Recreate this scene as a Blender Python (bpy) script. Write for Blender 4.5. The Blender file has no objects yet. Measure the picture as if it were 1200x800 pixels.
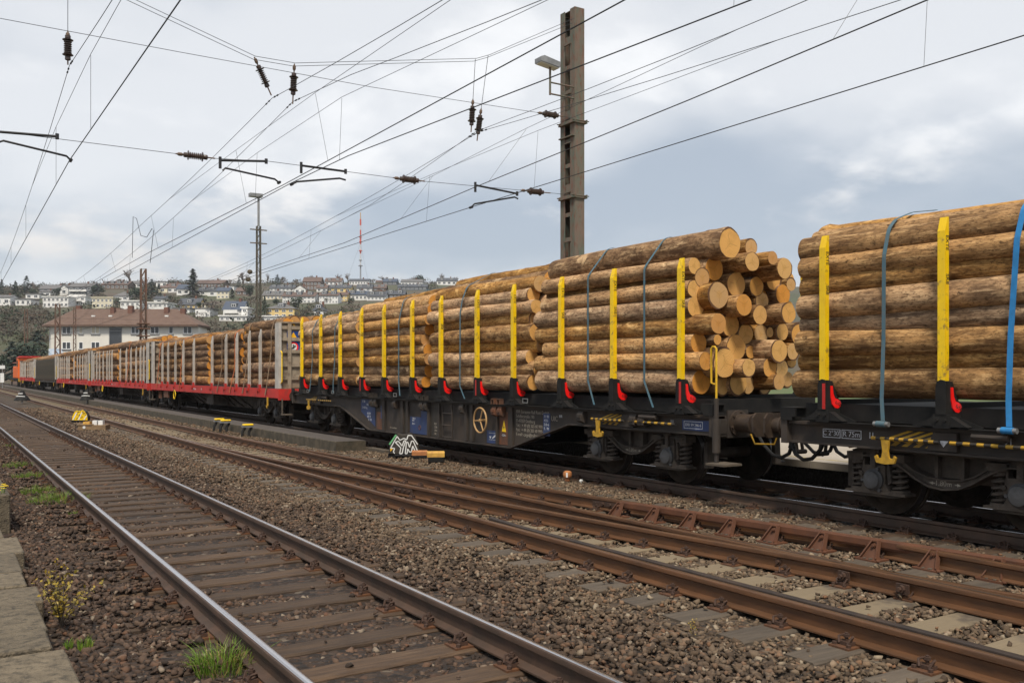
import bpy, bmesh, math, random
import numpy as np
from mathutils import Vector, Matrix, noise
random.seed(7)
R = math.radians
sc = bpy.context.scene
# ------------------------------------------------------------------ camera
# World: Y runs along the tracks (away from the viewer), X to the right, Z up, rail heads at Z = 0.
CAMH, VX, VY, FPX = 1.744, -75.0, 438.5, 1072.0
ALPHA = math.atan((600 - VX) / FPX)
CA, SA, TA = math.cos(ALPHA), math.sin(ALPHA), math.tan(ALPHA)
KF = FPX / CA / CA
cam_d = bpy.data.cameras.new('camera'); cam = bpy.data.objects.new('camera', cam_d)
sc.collection.objects.link(cam); sc.camera = cam
cam.location = (0, 0, CAMH); cam.rotation_euler = (R(90), 0, -ALPHA)
cam_d.sensor_width = 36; cam_d.lens = FPX / 1200 * 36
cam_d.shift_y = (VY - 400) / 1200
cam_d.clip_start = 0.1; cam_d.clip_end = 6000
# ------------------------------------------------------------------ light
sc.view_settings.view_transform = 'Standard'; sc.view_settings.look = 'None'
sc.view_settings.exposure = 0.62; sc.view_settings.gamma = 1
SUN_EL, SUN_AZ = 58.0, 215.0        # azimuth clockwise from +Y: behind the viewer, to the left
wd = bpy.data.worlds.new('World'); sc.world = wd; wd.use_nodes = True
nt = wd.node_tree; nt.nodes.clear()
def wn(t, **k):
    n = nt.nodes.new(t)
    for a, b in k.items(): setattr(n, a, b)
    return n
L = nt.links.new
out = wn('ShaderNodeOutputWorld'); bg = wn('ShaderNodeBackground'); bg.inputs[1].default_value = 0.1
L(bg.outputs[0], out.inputs[0])
sky = wn('ShaderNodeTexSky', sky_type='NISHITA'); sky.sun_disc = False
sky.sun_elevation = R(SUN_EL); sky.sun_rotation = R(SUN_AZ)
tc = wn('ShaderNodeTexCoord')
sep = wn('ShaderNodeSeparateXYZ'); L(tc.outputs['Generated'], sep.inputs[0])
zc = wn('ShaderNodeMath', operation='MAXIMUM'); L(sep.outputs[2], zc.inputs[0]); zc.inputs[1].default_value = 0
za = wn('ShaderNodeMath', operation='ADD'); L(zc.outputs[0], za.inputs[0]); za.inputs[1].default_value = 0.30
dv = wn('ShaderNodeVectorMath', operation='SCALE')
inv = wn('ShaderNodeMath', operation='DIVIDE'); inv.inputs[0].default_value = 1; L(za.outputs[0], inv.inputs[1])
L(tc.outputs['Generated'], dv.inputs[0]); L(inv.outputs[0], dv.inputs['Scale'])
def cloud(scale, detail, rough, off, lo, hi):
    mp = wn('ShaderNodeMapping'); mp.inputs['Location'].default_value = off
    L(dv.outputs[0], mp.inputs[0])
    n = wn('ShaderNodeTexNoise'); n.inputs['Scale'].default_value = scale
    n.inputs['Detail'].default_value = detail; n.inputs['Roughness'].default_value = rough
    n.inputs['Distortion'].default_value = 0.12
    L(mp.outputs[0], n.inputs['Vector'])
    m = wn('ShaderNodeMapRange', interpolation_type='SMOOTHSTEP')
    m.inputs[1].default_value = lo; m.inputs[2].default_value = hi
    L(n.outputs[0], m.inputs[0]); return m.outputs[0]
def wmix(f, a, b):
    m = wn('ShaderNodeMix', data_type='RGBA')
    if hasattr(f, 'is_linked'): L(f, m.inputs[0])
    else: m.inputs[0].default_value = f
    for s, v in ((m.inputs[6], a), (m.inputs[7], b)):
        if hasattr(v, 'is_linked'): L(v, s)
        else: s.default_value = (*v, 1)
    return m.outputs[2]
big = cloud(1.0, 6, 0.5, (8.64,7.85,6.59), 0.38, 0.62)      # broad light and dark sheets
puff = cloud(2.3, 9, 0.55, (2.05,2.98,6.42), 0.51, 0.69)      # bright tops of cumulus
sheet = wmix(big, (3.1, 3.5, 4.05), (5.75, 5.85, 6.0))
lowf = wn('ShaderNodeMapRange', interpolation_type='SMOOTHSTEP'); L(zc.outputs[0], lowf.inputs[0])
lowf.inputs[1].default_value = 0.03; lowf.inputs[2].default_value = 0.26
puffc = wmix(lowf.outputs[0], (6.2, 5.5, 4.85), (7.0, 7.0, 7.0))
c2 = wmix(puff, sheet, puffc)
lay = wmix(0.88, sky.outputs[0], c2)                          # thin overcast over the clear sky
L(lay, bg.inputs[0])
sun_d = bpy.data.lights.new('sun', 'SUN'); sun = bpy.data.objects.new('sun', sun_d); sc.collection.objects.link(sun)
sun_d.energy = 2.8; sun_d.angle = R(12); sun_d.color = (1, 0.92, 0.79)
_az, _el = R(SUN_AZ), R(SUN_EL)
sun_dir = Vector((math.sin(_az) * math.cos(_el), math.cos(_az) * math.cos(_el), math.sin(_el)))
sun.rotation_euler = sun_dir.to_track_quat('Z', 'Y').to_euler()
# ------------------------------------------------------------------ helpers
C = sc.collection
def atD(x, y, D):
    """point of the photograph on the upright plane X = D (parallel to the tracks)"""
    return Vector((D, D * (KF / (x - VX) - TA), CAMH + (VY - y) * D / ((x - VX) * CA)))
def sD(x, D): return D * (KF / (x - VX) - TA)
def atS(x, y, s):
    """point of the photograph on the upright plane Y = s (across the tracks)"""
    return atD(x, y, s / (KF / (x - VX) - TA))
def atG(x, y, z=0.0):
    """point of the photograph on the level plane Z = z"""
    return atD(x, y, (CAMH - z) * (x - VX) * CA / (y - VY))
def tag(o, label=None, cat=None, group=None, kind=None):
    for k, v in (('label', label), ('category', cat), ('group', group), ('kind', kind)):
        if v: o[k] = v
    return o
def empty(name, loc=(0, 0, 0), rz=0, parent=None, **k):
    o = bpy.data.objects.new(name, None); C.objects.link(o)
    o.empty_display_size = 0.2
    o.location = loc; o.rotation_euler = (0, 0, rz)
    if parent: o.parent = parent
    return tag(o, **k)
def inst(name, mesh, loc=(0, 0, 0), parent=None, rot=(0, 0, 0), scale=(1, 1, 1), **k):
    o = bpy.data.objects.new(name, mesh); C.objects.link(o)
    o.location = loc; o.rotation_euler = rot; o.scale = scale
    if parent: o.parent = parent
    return tag(o, **k)
def copy_tree(o, parent=None, loc=None, label=None):
    c = o.copy(); C.objects.link(c)
    if parent: c.parent = parent
    if loc is not None: c.location = loc
    if label: c['label'] = label
    for ch in list(o.children): copy_tree(ch, c)
    return c
class MB:
    """collects shapes, then links them as one mesh object"""
    def __init__(s): s.v = []; s.f = []; s.m = []; s.sm = []; s.mi = 0
    def add(s, vs, fs, smooth=False):
        b = len(s.v); s.v.extend([tuple(p) for p in vs])
        for f in fs:
            s.f.append(tuple(i + b for i in f)); s.m.append(s.mi); s.sm.append(smooth)
        return s
    def box(s, x0, x1, y0, y1, z0, z1):
        return s.add([(x0,y0,z0),(x1,y0,z0),(x1,y1,z0),(x0,y1,z0),(x0,y0,z1),(x1,y0,z1),(x1,y1,z1),(x0,y1,z1)],
                     [(0,3,2,1),(4,5,6,7),(0,1,5,4),(1,2,6,5),(2,3,7,6),(3,0,4,7)])
    def bar(s, p, q, w, h, up=(0,0,1)):
        p = Vector(p); q = Vector(q); d = (q - p).normalized(); u = Vector(up)
        if abs(d.dot(u)) > .98: u = Vector((0,1,0))
        a = d.cross(u).normalized(); b = a.cross(d).normalized()
        vs = [c + a*i*w/2 + b*j*h/2 for c in (p, q) for i, j in ((-1,-1),(1,-1),(1,1),(-1,1))]
        return s.add(vs, [(0,3,2,1),(4,5,6,7),(0,1,5,4),(1,2,6,5),(2,3,7,6),(3,0,4,7)])
    def cyl(s, p, q, r, r2=None, n=10, caps=True, smooth=True):
        p = Vector(p); q = Vector(q); r2 = r if r2 is None else r2
        d = (q - p).normalized(); u = Vector((0,0,1)) if abs(d.z) < .9 else Vector((1,0,0))
        a = d.cross(u).normalized(); b = d.cross(a)
        vs = []
        for c, rr in ((p, r), (q, r2)):
            for i in range(n):
                t = 2*math.pi*i/n; vs.append(c + (a*math.cos(t) + b*math.sin(t))*rr)
        s.add(vs, [(i, (i+1)%n, n+(i+1)%n, n+i) for i in range(n)], smooth)
        if caps: s.add(vs, [tuple(range(n-1,-1,-1)), tuple(range(n, 2*n))])
        return s
    def tube(s, pts, r, n=6, smooth=True):
        pts = [Vector(p) for p in pts]; vs = []; prev = None
        for i, p in enumerate(pts):
            d = (pts[min(i+1, len(pts)-1)] - pts[max(i-1, 0)]).normalized()
            if prev is None:
                u = Vector((0,0,1)) if abs(d.z) < .9 else Vector((1,0,0)); a = d.cross(u).normalized()
            else: a = (prev - d*prev.dot(d)).normalized()
            prev = a; b = d.cross(a)
            rr = r[i] if isinstance(r, (list, tuple)) else r
            vs += [p + (a*math.cos(2*math.pi*k/n) + b*math.sin(2*math.pi*k/n))*rr for k in range(n)]
        fs = [(j*n+k, j*n+(k+1)%n, (j+1)*n+(k+1)%n, (j+1)*n+k) for j in range(len(pts)-1) for k in range(n)]
        s.add(vs, fs, smooth)
        m = len(pts)-1
        return s.add(vs, [tuple(range(n-1,-1,-1)), tuple(range(m*n, m*n+n))])
    def prism(s, poly, axis, a0, a1):
        n = len(poly)
        def P(c, a):
            if axis == 'x': return (a, c[0], c[1])
            if axis == 'y': return (c[0], a, c[1])
            return (c[0], c[1], a)
        vs = [P(c, a0) for c in poly] + [P(c, a1) for c in poly]
        return s.add(vs, [tuple(range(n-1,-1,-1)), tuple(range(n, 2*n))] + [(i, (i+1)%n, n+(i+1)%n, n+i) for i in range(n)])
    def lathe(s, prof, o, ax=(0,0,1), n=14, smooth=True, caps=True):
        o = Vector(o); d = Vector(ax).normalized(); u = Vector((0,0,1)) if abs(d.z) < .9 else Vector((1,0,0))
        a = d.cross(u).normalized(); b = d.cross(a)
        vs = [o + d*h + (a*math.cos(2*math.pi*k/n) + b*math.sin(2*math.pi*k/n))*r for r, h in prof for k in range(n)]
        s.add(vs, [(j*n+k, j*n+(k+1)%n, (j+1)*n+(k+1)%n, (j+1)*n+k) for j in range(len(prof)-1) for k in range(n)], smooth)
        m = len(prof)-1
        return s.add(vs, [tuple(range(n-1,-1,-1)), tuple(range(m*n, m*n+n))]) if caps else s
    def torus(s, c, ax, Rr, r, n=24, k=6):
        c = Vector(c); d = Vector(ax).normalized(); u = Vector((0,0,1)) if abs(d.z) < .9 else Vector((1,0,0))
        a = d.cross(u).normalized(); b = d.cross(a); vs = []
        for i in range(n):
            t = 2*math.pi*i/n; e = a*math.cos(t) + b*math.sin(t)
            for j in range(k):
                q = 2*math.pi*j/k; vs.append(c + e*(Rr + r*math.cos(q)) + d*r*math.sin(q))
        return s.add(vs, [(i*k+j, ((i+1)%n)*k+j, ((i+1)%n)*k+(j+1)%k, i*k+(j+1)%k) for i in range(n) for j in range(k)], True)
    def mesh(s, name, mats):
        me = bpy.data.meshes.new(name); me.from_pydata(s.v, [], s.f)
        if not isinstance(mats, (list, tuple)): mats = [mats]
        for m in mats: me.materials.append(m)
        me.polygons.foreach_set('material_index', s.m); me.polygons.foreach_set('use_smooth', s.sm)
        bm = bmesh.new(); bm.from_mesh(me); bmesh.ops.recalc_face_normals(bm, faces=bm.faces); bm.to_mesh(me); bm.free()
        if any(s.sm): me.set_sharp_from_angle(angle=R(42))
        return me
    def build(s, name, mats, parent=None, loc=(0,0,0), rz=0, bevel=0, **k):
        o = inst(name, s.mesh(name, mats), loc, parent, (0, 0, rz), **k)
        if bevel:
            b = o.modifiers.new('bevel', 'BEVEL'); b.width = bevel; b.segments = 1; b.limit_method = 'ANGLE'; b.angle_limit = R(40)
        return o
# ------------------------------------------------------------------ materials
def mat(name, col, col2=None, scale=4, rough=.7, metal=0, bump=0, bscale=None, lo=.35, hi=.65, coord='Object', stretch=None, rnd=0, spec=None, detail=5, dirt=None, dscale=1.5, dlo=.5, dhi=.7):
    m = bpy.data.materials.new(name); m.use_nodes = True
    t = m.node_tree; N = t.nodes; K = t.links.new
    p = N['Principled BSDF']; p.inputs['Roughness'].default_value = rough; p.inputs['Metallic'].default_value = metal
    if spec is not None: p.inputs['Specular IOR Level'].default_value = spec
    co = N.new('ShaderNodeTexCoord'); src = co.outputs[coord]
    if rnd or stretch:
        mp = N.new('ShaderNodeMapping'); K(src, mp.inputs[0]); src = mp.outputs[0]
        if stretch: mp.inputs['Scale'].default_value = stretch
        oi = N.new('ShaderNodeObjectInfo')
        cm = N.new('ShaderNodeVectorMath'); cm.operation = 'SCALE'; cm.inputs[0].default_value = (37, 91, 53)
        K(oi.outputs['Random'], cm.inputs['Scale']); K(cm.outputs[0], mp.inputs['Location'])
    colr = None
    def noisef(s, lo, hi, det=detail):
        n = N.new('ShaderNodeTexNoise'); n.inputs['Scale'].default_value = s; n.inputs['Detail'].default_value = det
        n.inputs['Roughness'].default_value = .6; K(src, n.inputs['Vector'])
        r = N.new('ShaderNodeMapRange'); r.inputs[1].default_value = lo; r.inputs[2].default_value = hi; K(n.outputs[0], r.inputs[0])
        return r.outputs[0]
    def mx(f, a, b):
        x = N.new('ShaderNodeMix'); x.data_type = 'RGBA'; K(f, x.inputs[0])
        for s_, v in ((x.inputs[6], a), (x.inputs[7], b)):
            if isinstance(v, tuple): s_.default_value = (*v, 1)
            else: K(v, s_)
        return x.outputs[2]
    if col2:
        colr = mx(noisef(scale, lo, hi), tuple(col), tuple(col2))
    if dirt:
        colr = mx(noisef(dscale, dlo, dhi), colr if colr is not None else tuple(col), tuple(dirt))
    if rnd and colr is not None:
        h = N.new('ShaderNodeHueSaturation'); K(colr, h.inputs['Color'])
        r = N.new('ShaderNodeMapRange'); r.inputs[3].default_value = 1-rnd; r.inputs[4].default_value = 1+rnd
        K(oi.outputs['Random'], r.inputs[0]); K(r.outputs[0], h.inputs['Value']); colr = h.outputs[0]
    if colr is not None: K(colr, p.inputs['Base Color'])
    else: p.inputs['Base Color'].default_value = (*col, 1)
    if bump:
        n = N.new('ShaderNodeTexNoise'); n.inputs['Scale'].default_value = bscale or scale*3; n.inputs['Detail'].default_value = 6
        K(src, n.inputs['Vector']); b = N.new('ShaderNodeBump'); b.inputs['Strength'].default_value = bump
        b.inputs['Distance'].default_value = .02; K(n.outputs[0], b.inputs['Height']); K(b.outputs[0], p.inputs['Normal'])
    return m
M = {}
M['black'] = mat('black_steel', (.006,.006,.0065), (.015,.0135,.012), 5, .75, .0, .1, 40, spec=.3)
M['frame'] = mat('grimy_dark_frame', (.026,.020,.016), (.046,.034,.026), 3, .72, 0, .15, 30, dirt=(.062,.036,.020), dscale=2.2, dlo=.55, dhi=.75)
M['bogie'] = mat('bogie_grime', (.036,.028,.022), (.080,.062,.047), 5, .8, 0, .5, 40, dirt=(.07,.047,.03), dscale=3, dlo=.55, dhi=.75)
M['bogie2'] = mat('axlebox_grey', (.075,.076,.080), (.045,.044,.043), 9, .6, .1, .1, 40)
M['wheel'] = mat('wheel_steel', (.024,.019,.015), (.045,.034,.026), 6, .95, 0, .1, 40, spec=.08)
M['tread'] = mat('wheel_tread', (.3,.29,.28), (.2,.19,.18), 8, .3, .9)
M['yellow'] = mat('yellow_paint', (.86,.57,.003), (.76,.48,.004), 5, .42, 0, .03, 60, dirt=(.26,.16,.04), dscale=11, dlo=.56, dhi=.70, coord='Object', rnd=.05)
M['yellow2'] = mat('dull_yellow_paint', (.50,.29,.02), (.34,.19,.02), 18, .55)
M['hazard_black'] = mat('hazard_black', (.02,.018,.016), (.04,.03,.02), 12, .6)
M['red'] = mat('signal_red', (.92,.012,.010), (.85,.01,.008), 9, .4)
M['refl'] = mat('red_reflector', (.5,.015,.01), (.34,.012,.01), 60, .3)
M['blue'] = mat('blue_plate', (.020,.040,.135), (.026,.045,.105), 5, .6, dirt=(.05,.045,.05), dscale=4, dlo=.55, dhi=.8)
M['white'] = mat('white_paint', (.74,.74,.72), (.6,.6,.58), 8, .6)
M['print'] = mat('faded_lettering', (.36,.32,.26), (.2,.17,.13), 30, .8)
M['printw'] = mat('white_lettering', (.62,.63,.66), (.4,.4,.42), 30, .8)
M['buffer'] = mat('buffer_steel', (.040,.028,.021), (.075,.052,.036), 6, .5, .2, .1, 40, dirt=(.03,.02,.016), dscale=5)
M['rustp'] = mat('rusty_panel', (.16,.055,.022), (.06,.036,.025), 3, .8, 0, .1, 30)
M['wheelrim'] = mat('tan_handwheel', (.44,.27,.11), (.3,.17,.07), 12, .6)
M['step'] = mat('step_board', (.11,.085,.06), (.07,.055,.04), 10, .8, 0, .2, 40)
M['railgrey'] = mat('brown_steel_rail_edge', (.13,.09,.075), (.085,.058,.046), 4, .4, .6)
M['hose'] = mat('rubber_hose', (.012,.012,.012), None, 4, .6)
M['strapb'] = mat('blue_strap', (.02,.21,.50), (.016,.16,.38), 10, .6)
M['strapg'] = mat('blue_grey_strap', (.05,.125,.17), (.085,.12,.13), 8, .7)
M['strapo'] = mat('orange_strap', (.55,.13,.02), (.35,.09,.03), 6, .7)
M['strapt'] = mat('tan_strap', (.27,.17,.09), (.16,.11,.07), 6, .8)
M['redframe'] = mat('red_wagon_paint', (.52,.024,.016), (.40,.022,.016), 3, .6, 0, .05, 30, dirt=(.14,.035,.024), dscale=2.4, dlo=.55, dhi=.72)
M['silver'] = mat('aluminium_stake', (.50,.47,.43), (.38,.34,.30), 3, .5, .1, .05, 30, dirt=(.22,.17,.12), dscale=3, dlo=.58, dhi=.8, rnd=.08)
M['charcoal'] = mat('charcoal_stake', (.045,.042,.035), (.07,.06,.045), 3, .7)
M['endwall'] = mat('beige_end_wall', (.33,.27,.20), (.23,.17,.115), 2.2, .75, 0, .1, 20, dirt=(.10,.065,.04), dscale=3.0, dlo=.5, dhi=.7)
M['signblue'] = mat('sign_blue', (.01,.05,.22), None, 4, .4)
M['signyel'] = mat('sign_yellow', (.8,.42,.01), None, 4, .4)
M['orange'] = mat('loco_orange', (.82,.14,.005), (.70,.11,.005), 2, .5)
M['railhead'] = mat('polished_rail_head', (.72,.70,.70), (.40,.36,.35), 2, .22, 1, .02, 80, stretch=(34,.25,34), lo=.3, hi=.7)
M['railside'] = mat('brown_rail_side', (.050,.032,.022), (.080,.046,.030), 5, .65, .15, .15, 60)
M['railrust'] = mat('rusty_rail', (.078,.037,.017), (.130,.058,.024), 5, .58, .25, .15, 60, stretch=(3,.6,3))
M['railbronze'] = mat('bronzed_rail_head', (.22,.125,.07), (.12,.065,.036), 3, .36, .6, .03, 80, stretch=(6,.5,6))
M['raildark'] = mat('dark_check_rail', (.05,.032,.022), (.028,.02,.016), 5, .6, .2, .1, 60)
M['redrust'] = mat('red_rust_bracket', (.128,.047,.020), (.085,.034,.017), 5, .72, .1, .1, 60)
M['clip'] = mat('rusty_fastening', (.070,.034,.020), (.04,.022,.015), 14, .75, .1, .2, 90)
M['plate'] = mat('rusty_base_plate', (.135,.054,.020), (.07,.032,.016), 12, .75, .1, .15, 90)
M['timber'] = mat('creosoted_timber', (.038,.021,.011), (.078,.045,.023), 3, .8, 0, .6, 7, stretch=(1,9,9), rnd=.25, dirt=(.125,.085,.05), dscale=2.5, dlo=.6, dhi=.9)
M['timberg'] = mat('grey_turnout_bearer', (.060,.046,.033), (.098,.074,.052), 3, .85, 0, .4, 7, stretch=(1,7,7), rnd=.18, dirt=(.11,.085,.06), dscale=.9, dlo=.5, dhi=.72)
def sand_between_rails(m):      # pale brake sand lying on the bearers between the rails
    t = m.node_tree; N = t.nodes; K = t.links.new; p = N['Principled BSDF']; old = p.inputs['Base Color'].links[0].from_socket
    g = N.new('ShaderNodeNewGeometry'); s = N.new('ShaderNodeSeparateXYZ'); K(g.outputs['Position'], s.inputs[0])
    a = N.new('ShaderNodeMath'); a.operation = 'SUBTRACT'; K(s.outputs[0], a.inputs[0]); a.inputs[1].default_value = 6.33
    b = N.new('ShaderNodeMath'); b.operation = 'ABSOLUTE'; K(a.outputs[0], b.inputs[0])
    n = N.new('ShaderNodeTexNoise'); n.inputs['Scale'].default_value = 7; K(g.outputs['Position'], n.inputs['Vector'])
    c = N.new('ShaderNodeMath'); c.operation = 'MULTIPLY_ADD'; K(n.outputs[0], c.inputs[0]); c.inputs[1].default_value = .9; K(b.outputs[0], c.inputs[2])
    r = N.new('ShaderNodeMapRange'); r.interpolation_type = 'SMOOTHSTEP'; r.inputs[1].default_value = 1.15; r.inputs[2].default_value = .80; r.inputs[3].default_value = 0; r.inputs[4].default_value = .65; K(c.outputs[0], r.inputs[0])
    x = N.new('ShaderNodeMix'); x.data_type = 'RGBA'; K(r.outputs[0], x.inputs[0]); K(old, x.inputs[6]); x.inputs[7].default_value = (.23,.175,.105,1); K(x.outputs[2], p.inputs['Base Color'])
sand_between_rails(M['timberg'])
M['concrete'] = mat('weathered_concrete', (.165,.130,.086), (.105,.082,.054), 9, .95, 0, 1.0, 60, dirt=(.030,.025,.018), dscale=16, dlo=.5, dhi=.72, rnd=.15)
M['darkslab'] = mat('dark_platform_surface', (.060,.049,.043), (.085,.07,.06), 3, .95, 0, .2, 40)
M['mossy'] = mat('mossy_concrete_face', (.10,.078,.052), (.04,.034,.022), 4, .95, 0, .4, 20)
M['pale'] = mat('pale_platform', (.36,.31,.25), (.28,.24,.19), 1.5, .9, 0, .1, 30)
M['mast'] = mat('flaking_mast_paint', (.165,.108,.082), (.098,.118,.090), 2.2, .85, 0, .2, 30, stretch=(3,3,.9), dirt=(.14,.060,.040), dscale=4.5, dlo=.52, dhi=.66)
M['mastr'] = mat('rusty_lattice', (.15,.068,.045), (.10,.075,.055), 1.5, .85)
M['grey'] = mat('grey_galvanised', (.30,.30,.30), (.2,.2,.2), 4, .5, .4)
M['wire'] = mat('dark_wire', (.022,.022,.024), None, 4, .5, .3)
M['wirel'] = mat('light_stranded_wire', (.055,.058,.062), None, 4, .5, .3)
M['porcelain'] = mat('brown_porcelain', (.045,.025,.02), (.07,.05,.04), 8, .35)
M['fitting'] = mat('rust_fitting', (.15,.09,.055), (.09,.06,.04), 9, .7)
M['leafy'] = mat('olive_leaf', (.30,.19,.012), (.17,.14,.016), 12, .6)
M['grass'] = mat('grass_green', (.090,.195,.014), (.15,.20,.022), 9, .6)
M['straw'] = mat('dry_grass', (.30,.22,.07), (.20,.14,.05), 9, .7)
M['flower'] = mat('yellow_flower', (.85,.6,.01), None, 5, .6)
M['con'] = mat('dark_conifer', (.016,.030,.018), (.032,.050,.026), .4, .8)
M['con2'] = mat('blue_conifer', (.025,.045,.038), (.05,.07,.055), .4, .8)
M['twig'] = mat('bare_twigs', (.115,.09,.075), (.16,.125,.105), .3, .9)
M['scrub'] = mat('bare_scrub', (.055,.042,.031), (.090,.070,.050), .08, .95, dirt=(.055,.062,.026), dscale=.025, dlo=.5, dhi=.62)
M['hill'] = mat('hillside_ground', (.060,.050,.033), (.055,.068,.026), .03, .95, dirt=(.085,.064,.045), dscale=.035, dlo=.5, dhi=.62)
M['trunk'] = mat('tree_trunk', (.06,.045,.035), (.10,.08,.06), 3, .9)
M['h_white'] = mat('white_render', (.74,.73,.71), (.64,.63,.61), .4, .85)
M['h_cream'] = mat('cream_render', (.68,.62,.47), (.60,.54,.42), .4, .85)
M['h_yellow'] = mat('yellow_render', (.70,.52,.22), (.64,.47,.2), .4, .85)
M['h_brown'] = mat('brown_cladding', (.15,.10,.08), (.11,.08,.065), .4, .85)
M['h_slatew'] = mat('slate_cladding', (.12,.13,.15), (.09,.10,.115), .4, .8)
M['r_slate'] = mat('slate_roof', (.055,.060,.074), (.075,.08,.09), .5, .7)
M['r_blue'] = mat('blue_slate_roof', (.05,.065,.10), (.065,.08,.11), .5, .6)
M['r_brown'] = mat('brown_tile_roof', (.13,.085,.07), (.10,.068,.058), .5, .85)
M['r_grey'] = mat('grey_tile_roof', (.14,.135,.135), (.11,.105,.105), .5, .85)
M['glass'] = mat('dark_window_glass', (.03,.034,.04), (.06,.065,.075), .3, .15)
M['winframe'] = mat('white_window_frame', (.78,.78,.78), None, 1, .5)
M['chim'] = mat('brick_chimney', (.17,.075,.05), (.12,.06,.045), 2, .9)
M['dark'] = mat('dark_opening', (.01,.01,.01), None, 1, .8)
def text_mesh(body, size, m, align='CENTER', extrude=.001):
    cu = bpy.data.curves.new('lettering', 'FONT'); cu.body = body; cu.size = size
    cu.align_x = align; cu.align_y = 'CENTER'; cu.extrude = extrude; cu.space_line = 1.0
    o = bpy.data.objects.new('lettering', cu); C.objects.link(o)
    dg = bpy.context.evaluated_depsgraph_get()
    me = bpy.data.meshes.new_from_object(o.evaluated_get(dg)); me.materials.clear(); me.materials.append(m)
    bpy.data.objects.remove(o); return me
TXT = {}
def letters(body, size, m, loc, parent=None, face='side', scale=(1,1,1), align='CENTER'):
    """flat lettering; face 'side' looks towards -X (the viewer's side), 'end' towards -Y"""
    key = (body, size, m.name, align)
    if key not in TXT: TXT[key] = text_mesh(body, size, m, align)
    rot = (R(90), 0, R(-90)) if face == 'side' else (R(90), 0, 0)
    return inst('lettering', TXT[key], loc, parent, rot, scale)
# ------------------------------------------------------------------ ground, tracks
XT = 10.84          # centre of the train's track
XM0, XM1 = 5.58, 7.08     # rails of the middle track
GRD = -.215
def hterrain(z):    # height of the hillside at depth z along the viewing direction
    px = [150, 190, 215, 260, 380, 520, 600, 700, 900, 1600]
    pz = [-2, -.6, 8, 15.5, 31, 50, 60, 63, 66, 60]
    return float(np.interp(z, px, pz))
def hill_h(X, Y):
    zc = X*SA + Y*CA; xc = X*CA - Y*SA
    h = hterrain(zc)
    lat = xc/max(zc, 1)
    k = float(np.interp(lat, [-.9, -.56, -.45, -.3, -.15, 0, .3, .8], [.93, .96, 1.0, 1.03, 1.02, 1.0, .98, .93]))
    n = noise.noise(Vector((X*.008, Y*.008, 3.3)))*3.0 + noise.noise(Vector((X*.03, Y*.03, 1.3)))*.8
    if zc < 215: n *= max(0, (zc-190)/25)
    return h*k + n*min(1, max(0, h)/20)
def on_hill(x, y):
    """where the sight line through pixel (x, y) meets the hillside"""
    lx = (x-600)/FPX; lz = (VY-y)/FPX
    for i in range(1, 2600):
        zc = 170 + i*.4; xc = lx*zc
        X = xc*CA + zc*SA; Y = -xc*SA + zc*CA
        if CAMH + lz*zc <= hill_h(X, Y): return Vector((X, Y, CAMH + lz*zc)), zc
    zc = 640; xc = lx*zc
    return Vector((xc*CA + zc*SA, -xc*SA + zc*CA, hill_h(xc*CA + zc*SA, -xc*SA + zc*CA))), zc
def nn(x, y, f=1.0, s=0.0): return noise.noise(Vector((x*f, y*f, s)))
def track_dirt():    # ballast colours: oily brown by the near track, paler tan further right
    m = bpy.data.materials.new('ballast_bed'); m.use_nodes = True
    return m
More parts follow.
